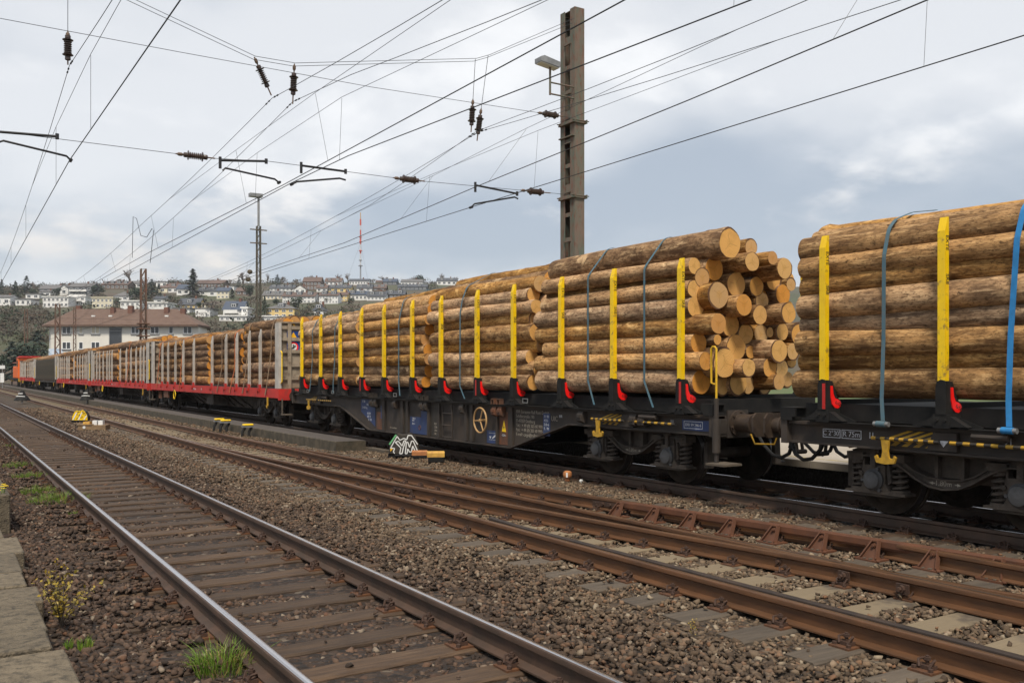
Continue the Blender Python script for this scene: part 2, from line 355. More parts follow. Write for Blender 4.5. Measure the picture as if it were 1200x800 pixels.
def ballast_mat(name, island):
    m = bpy.data.materials.new(name); m.use_nodes = True; t = m.node_tree; N = t.nodes; K = t.links.new
    p = N['Principled BSDF']; p.inputs['Roughness'].default_value = .9
    g = N.new('ShaderNodeNewGeometry'); sp = N.new('ShaderNodeSeparateXYZ'); K(g.outputs['Position'], sp.inputs[0])
    nz = N.new('ShaderNodeTexNoise'); nz.inputs['Scale'].default_value = .9; nz.inputs['Detail'].default_value = 4; K(g.outputs['Position'], nz.inputs['Vector'])
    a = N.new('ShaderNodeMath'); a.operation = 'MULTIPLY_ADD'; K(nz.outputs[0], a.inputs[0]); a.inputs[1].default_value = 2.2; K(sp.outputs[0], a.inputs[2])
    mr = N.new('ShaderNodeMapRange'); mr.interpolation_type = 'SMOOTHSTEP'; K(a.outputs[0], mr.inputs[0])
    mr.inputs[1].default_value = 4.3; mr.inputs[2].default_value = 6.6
    def ramp(cols):
        r = N.new('ShaderNodeValToRGB'); e = r.color_ramp.elements
        while len(e) < len(cols): e.new(.5)
        for i, (q, c) in enumerate(cols): e[i].position = q; e[i].color = (*c, 1)
        if island: K(g.outputs['Random Per Island'], r.inputs[0])
        else:
            v = N.new('ShaderNodeTexVoronoi'); v.inputs['Scale'].default_value = 17; K(g.outputs['Position'], v.inputs['Vector'])
            s2 = N.new('ShaderNodeSeparateColor'); K(v.outputs['Color'], s2.inputs[0]); K(s2.outputs[0], r.inputs[0])
        return r.outputs[0]
    k = .74 if island else .42
    S = lambda c: (c[0]*k*1.04, c[1]*k, c[2]*k*.92)
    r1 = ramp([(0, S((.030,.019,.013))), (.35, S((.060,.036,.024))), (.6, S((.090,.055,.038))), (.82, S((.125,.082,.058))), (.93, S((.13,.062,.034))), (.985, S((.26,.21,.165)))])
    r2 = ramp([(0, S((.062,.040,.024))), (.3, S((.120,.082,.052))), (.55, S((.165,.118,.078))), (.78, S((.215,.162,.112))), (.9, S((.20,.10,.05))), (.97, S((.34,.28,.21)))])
    x = N.new('ShaderNodeMix'); x.data_type = 'RGBA'; K(mr.outputs[0], x.inputs[0]); K(r1, x.inputs[6]); K(r2, x.inputs[7])
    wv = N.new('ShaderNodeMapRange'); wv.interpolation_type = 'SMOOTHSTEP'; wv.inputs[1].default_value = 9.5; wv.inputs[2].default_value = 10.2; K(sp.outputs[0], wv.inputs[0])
    train_shade = N.new('ShaderNodeMix'); train_shade.data_type = 'RGBA'; K(wv.outputs[0], train_shade.inputs[0]); K(x.outputs[2], train_shade.inputs[6]); train_shade.inputs[7].default_value = (.028,.021,.016,1)   # shade under the train is put into the ballast colour
    K(train_shade.outputs[2], p.inputs['Base Color'])
    if not island:
        v = N.new('ShaderNodeTexVoronoi'); v.inputs['Scale'].default_value = 17; K(g.outputs['Position'], v.inputs['Vector'])
        b = N.new('ShaderNodeBump'); b.inputs['Strength'].default_value = 1; b.inputs['Distance'].default_value = .05; b.invert = True
        K(v.outputs['Distance'], b.inputs['Height']); K(b.outputs[0], p.inputs['Normal'])
    else:
        n2 = N.new('ShaderNodeTexNoise'); n2.inputs['Scale'].default_value = 60; K(g.outputs['Position'], n2.inputs['Vector'])
        b = N.new('ShaderNodeBump'); b.inputs['Strength'].default_value = .4; b.inputs['Distance'].default_value = .01
        K(n2.outputs[0], b.inputs['Height']); K(b.outputs[0], p.inputs['Normal'])
    return m
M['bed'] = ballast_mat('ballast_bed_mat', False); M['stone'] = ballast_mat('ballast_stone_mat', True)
M['field'] = mat('far_ground', (.10,.085,.06), (.08,.085,.04), .05, .95)
# one sheet to the horizon
b = MB(); b.add([(-5000,-5000,-.62),(5000,-5000,-.62),(5000,5000,-.62),(-5000,5000,-.62)], [(0,1,2,3)])
b.build('ground', M['field'], kind='structure')
def grid(name, xs, ys, fz, m, **k):
    vs = [(x, y, fz(x, y)) for y in ys for x in xs]; nx = len(xs)
    fs = [(j*nx+i, j*nx+i+1, (j+1)*nx+i+1, (j+1)*nx+i) for j in range(len(ys)-1) for i in range(nx-1)]
    me = bpy.data.meshes.new(name); me.from_pydata(vs, [], fs); me.materials.append(m)
    me.polygons.foreach_set('use_smooth', [True]*len(fs)); return inst(name, me, **k)
def bedz(x, y):
    z = GRD + .018*nn(x, y, 1.3) + .012*nn(x, y, 4, 2)
    if 4.05 < x < 4.75 or 8.4 < x < 9.3: z -= .03
    if x > 12.55 or x < -2.6: z -= .35
    return z
xs = [-9,-2.7,-2.5] + [round(-2.4+.15*i, 3) for i in range(100)] + [12.65, 12.9, 30, 60]
ys = [-25,-12] + [round(-8+.22*i, 3) for i in range(220)] + [41+1.5*i for i in range(100)] + [200, 240]
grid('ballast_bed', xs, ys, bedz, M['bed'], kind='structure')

def rail_prof(w=.036, h=.172, foot=.07):
    return [(-foot,-h),(foot,-h),(foot,-h+.012),(.012,-h+.032),(.009,-.055),(w,-.040),(w,-.014),(w*.93,-.006),(w*.62,-.0015),(w*.2,0),(-w*.2,0),(-w*.62,-.0015),(-w*.93,-.006),(-w,-.014),(-w,-.040),(-.009,-.055),(-.012,-h+.032),(-foot,-h+.012)]
def rail_mesh(path, prof, mats, dz=0):
    """path: list of (X, Y); top faces take the second material"""
    b = MB(); n = len(prof); vs = []
    for i, (x, y) in enumerate(path):
        x0, y0 = path[max(i-1,0)]; x1, y1 = path[min(i+1,len(path)-1)]
        dx, dy = x1-x0, y1-y0; l = math.hypot(dx, dy); nx, ny = dy/l, -dx/l
        vs += [(x+nx*a, y+ny*a, h+dz) for a, h in prof]
    fs = [(i*n+k, i*n+(k+1)%n, (i+1)*n+(k+1)%n, (i+1)*n+k) for i in range(len(path)-1) for k in range(n)]
    b.add(vs, fs); b.m = [1 if (f[0] % n) in ((8,9,10) if n == 18 else (6,7,8)) else 0 for f in b.f]
    b.sm = [n == 18 and (f[0] % n) in range(6,13) for f in b.f]
    m = len(path)-1; b.add(vs, [tuple(range(n)), tuple(range(m*n+n-1, m*n-1, -1))])
    return b.mesh('rail', mats)
def straight(x, y0, y1): return [(x, y0), (x, y1)]
def box_timber(L_, w, h, seed, m):
    b = MB(); rnd = random.Random(seed); n = 12; vs = []
    for i in range(n+1):
        x = -L_/2 + L_*i/n
        e = .004*rnd.uniform(-1,1); ew = .012*rnd.uniform(-1,1)
        for yy, zz in ((-w/2+ew,-h),(w/2+ew*.5,-h),(w/2+ew*.5,-.012+e),(w/2-.014+ew*.5,e),(-w/2+.014+ew,e*.6),(-w/2+ew,-.014+e)): vs.append((x, yy, zz))
    k = 6
    fs = [(i*k+j, i*k+(j+1)%k, (i+1)*k+(j+1)%k, (i+1)*k+j) for i in range(n) for j in range(k)] + [tuple(range(k-1,-1,-1)), tuple(range(n*k, n*k+k))]
    return b.add(vs, fs).mesh('sleeper', m)
def fastening_mesh():
    b = MB(); b.mi = 0
    b.box(-.19,.19,-.085,.085,0,.018)
    b.mi = 1
    for s in (-1, 1):
        b.box(s*.105-.03, s*.105+.03, -.055,.055,.018,.045)
        for yy in (-.035,.035):
            b.tube([(s*.135,yy,.03),(s*.118,yy*1.5,.072),(s*.085,yy*1.2,.078),(s*.07,yy*.5,.05),(s*.10,yy*.2,.045)], .0105, 5)
        b.cyl((s*.10,0,.04),(s*.10,0,.105),.013,n=6,smooth=False); b.cyl((s*.10,0,.075),(s*.10,0,.095),.024,n=6,smooth=False)
        for yy in (-.06,.06): b.cyl((s*.155,yy,.015),(s*.155,yy,.038),.017,n=6,smooth=False)
    return b.mesh('fastening', [M['plate'], M['clip']])
FAST = fastening_mesh()
# ---- near track
tr = empty('railway_track', (2.54, 0, 0), label='nearest railway track with polished rails on dark timber sleepers', cat='railway track')
for x in (-.75, .75): inst('rail', rail_mesh(straight(x, -14, 230), rail_prof(), [M['railside'], M['railhead']]), parent=tr)
TIM = [box_timber(2.6, .25, .16, i, M['timber']) for i in range(6)]
near_sl = []
y = 3.33
rnd = random.Random(3)
while y < 46:
    a = rnd.uniform(-.012,.012)
    s = inst('sleeper', TIM[rnd.randrange(6)], (rnd.uniform(-.04,.04), y, -.19), tr, (0,0,a))
    near_sl.append(y)
    if y < 34:
        for x in (-.75,.75): inst('fastening', FAST, (x, 0, -.003), s)
    y += .6 + rnd.uniform(-.025,.025)
b = MB()
while y < 160: b.box(-1.3,1.3,y-.125,y+.125,-.3,-.19); y += .62
b.build('far_sleepers', M['timber'], tr, kind='stuff')
# ---- train's track
tt = empty('railway_track', (XT, 0, 0), label='railway track under the timber train with dull dark rails', cat='railway track')
for x in (-.75, .75): inst('rail', rail_mesh(straight(x, -25, 230), rail_prof(), [M['railside'], M['railhead']]), parent=tt)
y = 2.6
while y < 30:
    s = inst('sleeper', TIM[rnd.randrange(6)], (0, y, -.19), tt)
    for x in (-.75,.75): inst('fastening', FAST, (x, 0, -.003), s)
    y += .61
b = MB()
while y < 160: b.box(-1.3,1.3,y-.125,y+.125,-.3,-.19); y += .62
b.build('far_sleepers', M['timber'], tt, kind='stuff')
# ---- middle track with the turnout
S0 = 29.2
def off(s): return 0 if s >= S0 else (S0-s)**2/380 if s > 4 else (S0-4)**2/380 + (4-s)*(S0-4)/190
sw = empty('railway_switch', (0, 0, 0), label='rusty railway switch with diverging rails in the middle track', cat='railway switch')
RM = [M['railrust'], M['railbronze']]
inst('rail', rail_mesh(straight(XM0, -12, 230), rail_prof(), RM), parent=sw)
inst('rail', rail_mesh(straight(XM1, -12, S0-1), rail_prof(), RM), parent=sw)
inst('rail', rail_mesh([(XM1+off(s), s) for s in [230, 100, S0]+[S0-.8*i for i in range(1,52)]], rail_prof(), RM), parent=sw)
inst('rail', rail_mesh([(XM0+.055+max(0,off(s)-.02), s) for s in [S0-1.5-.6*i for i in range(0,62)]], rail_prof(), RM), parent=sw)
def check(path, dz, mats, w=.036): return rail_mesh(path, rail_prof(w, .172, .05), mats, dz)
# check rails opposite the crossing
pa = [(XM0+.105+.06*max(0,(s-8.6)/1.0)**1.5, s) for s in [9.6,9.3,9.0,8.6,8,6,4,2,0]]
inst('check_rail', check(pa, .004, [M['raildark'], M['raildark']]), parent=sw)
def check_x(s): return XM1+off(s)-.115-.05*max(0,(s-9.0)/.8)**1.5
inst('check_rail', rail_mesh([(check_x(s), s) for s in [9.75,9.5,9.2,9.0,8.5,8,7,6,5,4,3,2,0]], [(-.028,-.085),(.02,-.085),(.03,-.06),(.03,.0),(.02,.02),(-.02,.02),(-.03,.012),(-.03,-.07)], [M['redrust'], M['redrust']]), parent=sw)
# wing rails and crossing point
inst('wing_rail', check([(XM1+off(5.6)-.10-.012*i, 7.6-.5*i) for i in range(0,8)], .0, RM), parent=sw)
inst('wing_rail', check([(XM1+.07+.0*i, 7.4-.5*i) for i in range(0,9)], .0, [M['raildark'], M['railbronze']]), parent=sw)
b = MB()
for p, q in (((XM1-.008, 9.2), (XM1-.008, 3.4)),):
    for i in range(6): pass
y0 = 4.84
BEAR = {}
def bearer(L_, i):
    k = (round(L_, 1), i % 3)
    if k not in BEAR: BEAR[k] = box_timber(k[0], .27, .17, 40+i % 3, M['timberg'])
    return BEAR[k]
def bracket_mesh():
    b = MB(); b.mi = 0
    for e in (-1,1):
        b.bar((-.150,e*.098,-.165),(-.028,e*.036,.004),.012,.05,(1,0,0)); b.bar((-.15,e*.098,-.165),(-.19,e*.145,-.17),.03,.012)
    b.bar((-.03,-.036,.004),(-.03,.036,.004),.014,.05,(1,0,0))
    # tapering face plate between the two cheeks
    b.add([(-.135,-.094,-.17),(-.135,.094,-.17),(-.015,.036,.004),(-.015,-.036,.004),(-.11,-.094,-.17),(-.11,.094,-.17),(.01,.036,.004),(.01,-.036,.004)],
          [(0,1,2,3),(7,6,5,4),(0,4,5,1),(1,5,6,2),(2,6,7,3),(3,7,4,0)])
    b.box(-.20,.03,-.125,.125,-.19,-.168)
    b.cyl((-.075,0,-.04),(-.02,0,-.04),.026,n=8); b.cyl((-.095,0,-.04),(-.07,0,-.04),.016,n=6)
    b.mi = 1
    b.box(-.185,-.150,-.05,-.02,-.168,-.155); b.box(-.185,-.150,.03,.05,-.168,-.158)
    return b.mesh('bracket', [M['redrust'], M['timberg']])
BR = bracket_mesh()
s = y0 - .61*5; i = 0
while s < 30:
    x1 = (8.35 + off(s)) if s < 24 else 7.7
    xa = 4.95
    bb = inst('sleeper', bearer(x1-xa, i), ((xa+x1)/2, s, -.187), sw, (0,0,rnd.uniform(-.008,.008)))
    cx = (xa+x1)/2
    fx = [XM0, XM1+off(s)]
    if off(s) > .22: fx.append(XM0+.055+off(s)-.02)
    if s < S0-1.5 and off(s) > .2 and abs(off(s)-1.5) > .2: fx.append(XM1)
    if s > 2:
        for f in fx: inst('fastening', FAST, (f-cx, 0, -.006), bb)
    if 3.6 < s < 9.9: inst('bracket', BR, (check_x(s)-.03-cx, 0, .187), bb)
    s += .61; i += 1
y = 30
while y < 46:
    bb = inst('sleeper', bearer(2.6, i), (6.33, y, -.187), sw); i += 1; y += .61
b = MB()
while y < 160: b.box(5.03,7.63,y-.125,y+.125,-.3,-.19); y += .62
b.build('far_sleepers', M['timberg'], sw, kind='stuff')
# fishplates at rail joints, with bolts
def fishplate(x, s, ang=0):
    b = MB(); b.box(-.030,-.014,-.30,.30,-.125,-.05)
    for k in range(4): b.cyl((-.055,-.22+.147*k,-.09),(-.028,-.22+.147*k,-.09),.02,n=6,smooth=False)
    b.build('fishplate', M['clip'], sw, (x, s, 0), ang)
fishplate(XM0+.055+off(13.2)-.02, 13.2, .08); fishplate(XM1+off(14.0), 14.0, .08); fishplate(XM1+off(10.2), 10.2, .09)
for s in (7.35, 6.75, 6.2, 5.45, 4.85):
    b = MB(); b.cyl((-.06,0,-.09),(-.01,0,-.09),.034,n=8); b.cyl((-.085,0,-.09),(-.05,0,-.09),.02,n=6)
    b.box(-.03,-.012,-.06,.06,-.135,-.05); b.build('spacer_bolt', M['clip'], sw, (XM1-.02-(.012 if s > 6 else .03), s, 0))
# ---- loose ballast stones, one joined mesh
def stones(seed):
    rg = np.random.default_rng(seed)
    pts = []
    def region(x0, x1, s0, s1, dens, r0, r1):
        n = int((x1-x0)*(s1-s0)*dens); x = rg.uniform(x0, x1, n); s = rg.uniform(s0, s1, n)
        r = rg.uniform(r0, r1, n)
        xp = VX + KF/(s/x + TA) if False else None
        zc = x*SA + s*CA; xc = x*CA - s*SA
        ok = (zc > 1.5) & (xc/zc*FPX > -760) & (xc/zc*FPX < 760) & ((CAMH+.2)/zc*FPX < 480)
        pts.append(np.stack([x[ok], s[ok], r[ok]], 1))
    region(.66, 3.6, 2.0, 15, 620, .016, .040); region(3.6, 10.1, 1.0, 15, 620, .015, .037)
    region(.6, 3.6, 15, 34, 260, .022, .045); region(3.6, 10.1, 15, 34, 270, .022, .042)
    region(10.1, 12.5, 3, 24, 110, .022, .044); region(.7, 8.4, 34, 60, 60, .035, .06)
    P = np.concatenate(pts); x, s, r = P[:,0], P[:,1], P[:,2]
    z = np.full(len(P), GRD) + .018*np.sin(x*2.1+s*1.3)*.6 + rg.uniform(.0,.028,len(P))
    keep = np.ones(len(P), bool); rr = rg.random(len(P))
    # near track: sleepers stay mostly bare, cribs a little low
    ns = np.array(near_sl); d = np.min(np.abs(s[:,None]-ns[None,:]), 1)
    onsl = (np.abs(x-2.54) < 1.27) & (d < .14)
    lefts = onsl & (x < 1.62); rights = onsl & (x > 3.5)
    keep &= ~(onsl & ~lefts & ~rights & (rr > .012)); keep &= ~(rights & (rr > .45)); z[onsl] += .02; z[lefts | rights] += .012
    crib = (np.abs(x-2.54) < 1.25) & ~onsl; z[crib] -= .030
    edge = (np.abs(np.abs(x-2.54)-1.2) < .15); z[edge & ~onsl] += .012
    # turnout bearers
    k = np.abs((s-y0+.305+.61*40) % .61 - .305)
    onb = (x > 4.97) & (x < 8.3+(29.2-np.minimum(s,29.2))**2/380) & (k < .145) & (s < 40)
    keep &= ~(onb & (rr > .03)); z[onb] += .03
    ont = (np.abs(x-XT) < 1.27) & (np.abs((s-2.6+.305) % .61-.305) < .13); keep &= ~(ont & (rr > .05))
    # not inside the rails, slab or kerb
    for xr in (1.79, 3.29, XM0, XM1, 10.09, 11.59): keep &= np.abs(x-xr) > .075
    xd = XM1+np.where(s < S0, (S0-s)**2/380, 0); keep &= np.abs(x-xd) > .08
    keep &= ~((s > 21.7) & (x > 8.42) & (x < 9.35)); keep &= ~((x < .80) & (s > 12.6)); keep &= ~((x < .73) & (s < 12.6))
    x, s, r, z = x[keep], s[keep], r[keep], z[keep]; n = len(x)
    T = np.array([(-1,-1,-1),(1,-1,-1),(1,1,-1),(-1,1,-1),(-1,-1,1),(1,-1,1),(1,1,1),(-1,1,1)], float)
    F = np.array([(0,2,1),(0,3,2),(4,5,6),(4,6,7),(0,1,5),(0,5,4),(1,2,6),(1,6,5),(2,3,7),(2,7,6),(3,0,4),(3,4,7)])
    V = T[None]*rg.uniform(.30,1.0,(n,8,3))
    V[:,4:,:2] *= rg.uniform(.4,.95,(n,1,1))
    sc_ = np.stack([rg.uniform(.85,1.6,n), rg.uniform(.55,1.0,n), rg.uniform(.32,.78,n)], 1)*r[:,None]
    V *= sc_[:,None,:]
    a = rg.uniform(0, 2*np.pi, n); t = rg.normal(0, .38, n); t2 = rg.normal(0, .38, n)
    def rot(V, i, j, a):
        c, q = np.cos(a)[:,None], np.sin(a)[:,None]; u, w = V[:,:,i].copy(), V[:,:,j].copy()
        V[:,:,i] = u*c-w*q; V[:,:,j] = u*q+w*c
    rot(V,1,2,t); rot(V,0,2,t2); rot(V,0,1,a)
    V += np.stack([x, s, z], 1)[:,None,:]
    idx = (F[None]+8*np.arange(n)[:,None,None]).reshape(-1)
    me = bpy.data.meshes.new('ballast_stones')
    me.vertices.add(n*8); me.vertices.foreach_set('co', V.reshape(-1))
    nf = n*12; me.loops.add(nf*3); me.loops.foreach_set('vertex_index', idx)
    me.polygons.add(nf); me.polygons.foreach_set('loop_start', np.arange(0, nf*3, 3)); me.polygons.foreach_set('loop_total', np.full(nf, 3))
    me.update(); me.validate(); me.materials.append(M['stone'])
    print('stones', n); return inst('ballast_stones', me, kind='stuff')
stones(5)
# ---- edge of the near platform, stone by stone
pk = empty('platform_edge', (0, 0, 0), kind='structure')
bd = [3.2, 4.5, 5.6, 6.5, 7.0, 7.95, 8.55, 9.15, 10.2, 11.2, 12.25]
jut = [.0, .0, .02, -.05, -.03, .03, -.04, -.03, .06, -.06, -.02]
rk = random.Random(9)
for i in range(len(bd)-1):
    L_ = bd[i+1]-bd[i]; x1 = .68+jut[i]; zt = rk.uniform(-.012,.012)
    b = MB(); b.box(-.95, x1, .006, L_-.006, -.24, 0)
    b.build('kerb_stone', M['concrete'], pk, (0, bd[i], zt), rk.uniform(-.006,.006), bevel=.012)
    b = MB(); b.box(-2.4, -.97, .006, L_-.006, -.24, -.01); b.build('kerb_stone', M['concrete'], pk, (0, bd[i], zt), 0, bevel=.012)
hb = empty('raised_platform', (0, 12.8, 0), kind='structure')
s = 0
while s < 60:
    b = MB(); b.box(-2.4, .775, .008, 1.492, -.3, .27); b.build('kerb_stone', M['concrete'], hb, (0, s, 0), 0, bevel=.015); s += 1.5
# ---- low slab platform between the tracks, and the platform behind the train
lp = empty('low_platform', (8.5, 21.8, 0), kind='structure')
b = MB(); b.prism([(0,-.26),(0,.04),(.02,.055),(.80,.055),(.80,-.26)], 'y', 0, 150)
o = b.build('slab', [M['darkslab'], M['mossy']], lp)
for p in o.data.polygons:
    if p.normal.x < -.5 or abs(p.normal.y) > .5: p.material_index = 1
b = MB(); b.box(.80,1.0,-1.2,.0,-.26,-.12); b.build('timber_ramp', M['step'], lp)
fp = empty('far_platform', (12.6, 0, 0), kind='structure')
s = -24
while s < 90:
    b = MB(); b.box(0,.58,.006,1.494,.15,.27); b.build('edge_slab', M['pale'], fp, (0, s, 0)); s += 1.5
b = MB(); b.box(.12,.5,-24,90,-.5,.148); b.build('footing', M['bed'], fp)  # dark bed colour puts the shade under the overhanging slab into the face
b = MB(); b.box(.58,4.8,-24,90,-.5,.262); b.build('paving', M['pale'], fp)
b = MB(); b.box(.40,.44,-24,90,.27,.274); b.build('yellow_line', mat('worn_yellow_line',(.45,.33,.06),(.33,.27,.17),6,.8), fp)
grid('verge', [17.4,20,24,30,40,60], [-20+8*i for i in range(20)], lambda x,y: .2+.1*nn(x,y,.2)+.02*(x-17), mat('verge_grass',(.06,.10,.02),(.09,.10,.035),.8,.95), kind='structure')
# ------------------------------------------------------------------ wagons
SCM = 18.87                       # middle of the yellow-staked wagon in the centre of the view
def helix(b, c, z0, z1, r, wr, turns, n=12, k=5):
    pts = [(c[0]+r*math.cos(2*math.pi*i/n), c[1]+r*math.sin(2*math.pi*i/n), z0+(z1-z0)*i/(n*turns)) for i in range(n*turns+1)]
    return b.tube(pts, wr, k)
def spring_mesh():
    b = MB(); helix(b, (0,0), .34, .68, .082, .019, 5); helix(b, (0,0), .34, .68, .045, .012, 7, 8, 4)
    b.cyl((0,0,.66),(0,0,.72),.10,n=14); b.cyl((0,0,.315),(0,0,.345),.11,n=14); b.cyl((0,0,.34),(0,0,.66),.028,n=8)
    return b.mesh('spring', M['bogie'])
SPR = spring_mesh()
def wheel_mesh():
    b = MB(); b.lathe([(.10,-.075),(.10,-.03),(.36,.0),(.405,-.045),(.455,-.05),(.462,.02),(.468,.045),(.492,.055),(.492,.078),(.40,.08),(.37,.03),(.12,.05),(.10,.09)], (0,0,0), (1,0,0), 32)
    b.mi = 1; b.lathe([(.4585,-.049),(.4645,.02),(.4655,.03)], (0,0,0), (1,0,0), 32, caps=False)
    return b.mesh('wheel', [M['wheel'], M['tread']])
WHL = wheel_mesh()
def axlebox_mesh():
    b = MB(); b.box(-1.10,-.90,-.15,.15,.30,.63)                       # body
    b.prism([(-.42,.28),(.42,.28),(.42,.31),(.20,.335),(.15,.42),(-.15,.42),(-.20,.335),(-.42,.31)], 'x', -1.10, -.88)   # spring wings
    b.prism([(-.10,.60),(.10,.60),(.05,.80),(-.05,.80)], 'x', -1.04, -.94)
    b.box(-1.13,-1.09,-.035,.035,.62,.83); b.box(-1.125,-1.09,-.085,.085,.79,.825)
    b.prism([(-.34,.27),(.34,.27),(.24,.245),(-.24,.245)], 'x', -1.06, -.92)
    b.mi = 1
    b.lathe([(.135,0),(.135,.035),(.115,.05),(.105,.075),(.03,.085)], (-1.095,0,.455), (-1,0,0), 20)
    for i in range(3):
        t = R(90+120*i+25); b.cyl((-1.10, .15*math.cos(t), .455+.15*math.sin(t)), (-1.135, .15*math.cos(t), .455+.15*math.sin(t)), .022, n=6, smooth=False)
    return b.mesh('axlebox', [M['bogie'], M['bogie2']])
AXB = axlebox_mesh()
def bogie_frame_mesh():
    b = MB()
    bel = [(1.25,.755),(.78,.745),(.64,.70),(.50,.625),(.34,.525),(.18,.455),(0,.432)]
    top = [(1.25,.80),(.80,.80),(.66,.775),(.53,.70),(.38,.60),(.20,.54),(0,.522)]
    for sx in (-1, 1):
        lo = bel + [(-y, z) for y, z in bel[-2::-1]]; hi = top + [(-y, z) for y, z in top[-2::-1]]
        a, c = sx*1.05, sx*.95
        b.prism(lo + hi[::-1], 'x', min(a,c), max(a,c))                 # curved belly of the side frame
        for i in range(len(lo)-1):                                     # its proud lower flange
            p, q = lo[i], lo[i+1]
            b.bar((sx*1.0, p[0], p[1]-.006), (sx*1.0, q[0], q[1]-.006), .22, .022)
        for i in range(2, len(hi)-3):
            p, q = hi[i], hi[i+1]
            b.bar((sx*1.0, p[0], p[1]+.006), (sx*1.0, q[0], q[1]+.006), .16, .014)
        b.prism([(-1.26,.80),(-1.05,.86),(-.6,.895),(.6,.895),(1.05,.86),(1.26,.80)], 'x', min(sx*1.06,sx*.94), max(sx*1.06,sx*.94))
        b.box(min(sx*1.11,sx*.9), max(sx*1.11,sx*.9), -.95, .95, .893, .912)
        for y in (-.20,.12): b.box(min(sx*1.03,sx*.97), max(sx*1.03,sx*.97), y-.02, y+.02, .50, .86)
        b.box(min(sx*.90,sx*.86), max(sx*.90,sx*.86), -.62,.62,.5,.89)
        for ax in (-.9,.9):
            for e in (-1,1):
                b.box(min(sx*1.09,sx*.89), max(sx*1.09,sx*.89), ax+e*.285-.12, ax+e*.285+.12, .69, .78)
                b.prism([(ax+e*.16,.78),(ax+e*.22,.44),(ax+e*.17,.40),(ax+e*.155,.52)], 'x', min(sx*1.07,sx*.97), max(sx*1.07,sx*.97))
                b.cyl((sx*1.09,ax+e*.20,.52),(sx*1.02,ax+e*.20,.52),.03,n=6)
    b.box(-.95,.95,-.2,.2,.55,.86); b.box(-1.0,1.0,-1.2,-1.1,.72,.84); b.box(-1.0,1.0,1.1,1.2,.72,.84)
    for y in (-1.45, 1.45):                                             # brake shoes
        for x in (-.75,.75): b.prism([(y-.04,.30),(y+.05,.30),(y+.05,.66),(y-.02,.72)], 'x', x-.06, x+.06)
    return b.mesh('bogie', M['bogie'])
BGF = bogie_frame_mesh()
AXL = MB().cyl((-.98,0,0),(.98,0,0),.085,n=12).mesh('axle', M['bogie'])
def bogie(y, parent):
    o = inst('bogie', BGF, (0, y, 0), parent)
    for a in (-.9,.9):
        for sx in (-1,1):
            inst('wheel', WHL, (sx*.75, a, .465), o, (0,0,R(180) if sx > 0 else R(0)), )
            inst('axlebox', AXB, (0, a, 0), o, (0,0,R(180) if sx > 0 else 0))
            for e in (-.285,.285): inst('spring', SPR, (sx*.985, a+e, 0), o)
        inst('axle', AXL, (0,a,.465), o)
    return o
for p in WHL.polygons: pass
def buffer_part(y, sgn, parent):
    for x in (-.875,.875):
        b = MB(); y0 = 0
        b.lathe([(.19,0),(.19,.03),(.135,.035),(.135,.30),(.15,.30),(.15,.335),(.11,.34),(.11,.47)], (0,0,0), (0,sgn,0), 20)
        w, h = .225, .17
        poly = [(-w,-h*.6),(-w*.72,-h),(w*.72,-h),(w,-h*.6),(w,h*.6),(w*.72,h),(-w*.72,h),(-w,h*.6)]
        b.prism(poly, 'y', min(sgn*.47,sgn*.505), max(sgn*.47,sgn*.505))
        for i in range(6):
            t = R(60*i+20); b.cyl((.162*math.cos(t), sgn*.03, .162*math.sin(t)),(.162*math.cos(t), sgn*.055, .162*math.sin(t)),.018,n=6,smooth=False)
        b.build('buffer', M['buffer'], parent, (x, y, 1.03))
def coupling(y, sgn, parent):
    b = MB(); b.box(-.14,.14,min(0,sgn*.12),max(0,sgn*.12),.88,1.12)
    b.prism([(-.05,1.0),(.05,1.0),(.05,.92),(-.05,.92)], 'y', min(0,sgn*.38), max(0,sgn*.38))
    b.torus((0,sgn*.42,.96),(1,0,0),.07,.025,14,6)
    b.cyl((-.06,sgn*.42,.60),(-.06,sgn*.36,.95),.025,n=8); b.cyl((.06,sgn*.42,.60),(.06,sgn*.36,.95),.025,n=8)
    b.cyl((-.12,sgn*.42,.60),(.12,sgn*.42,.60),.035,n=8)
    b.build('screw_coupling', M['bogie'], parent, (0, y, 0))
    for x in (-.45,.45):
        b = MB(); p = [(x,0,.86),(x+.02,sgn*.10,.70),(x+.04,sgn*.26,.56),(x+.05,sgn*.42,.53),(x+.05,sgn*.56,.60),(x+.04,sgn*.62,.72)]
        b.tube(p, .028, 8); b.cyl((x+.04,sgn*.60,.68),(x+.04,sgn*.63,.78),.04,n=8)
        b.build('brake_hose', M['hose'], parent, (0, y, 0))
M['yellow3'] = mat('golden_rail_paint', (.66,.40,.01), (.5,.29,.015), 14, .5)
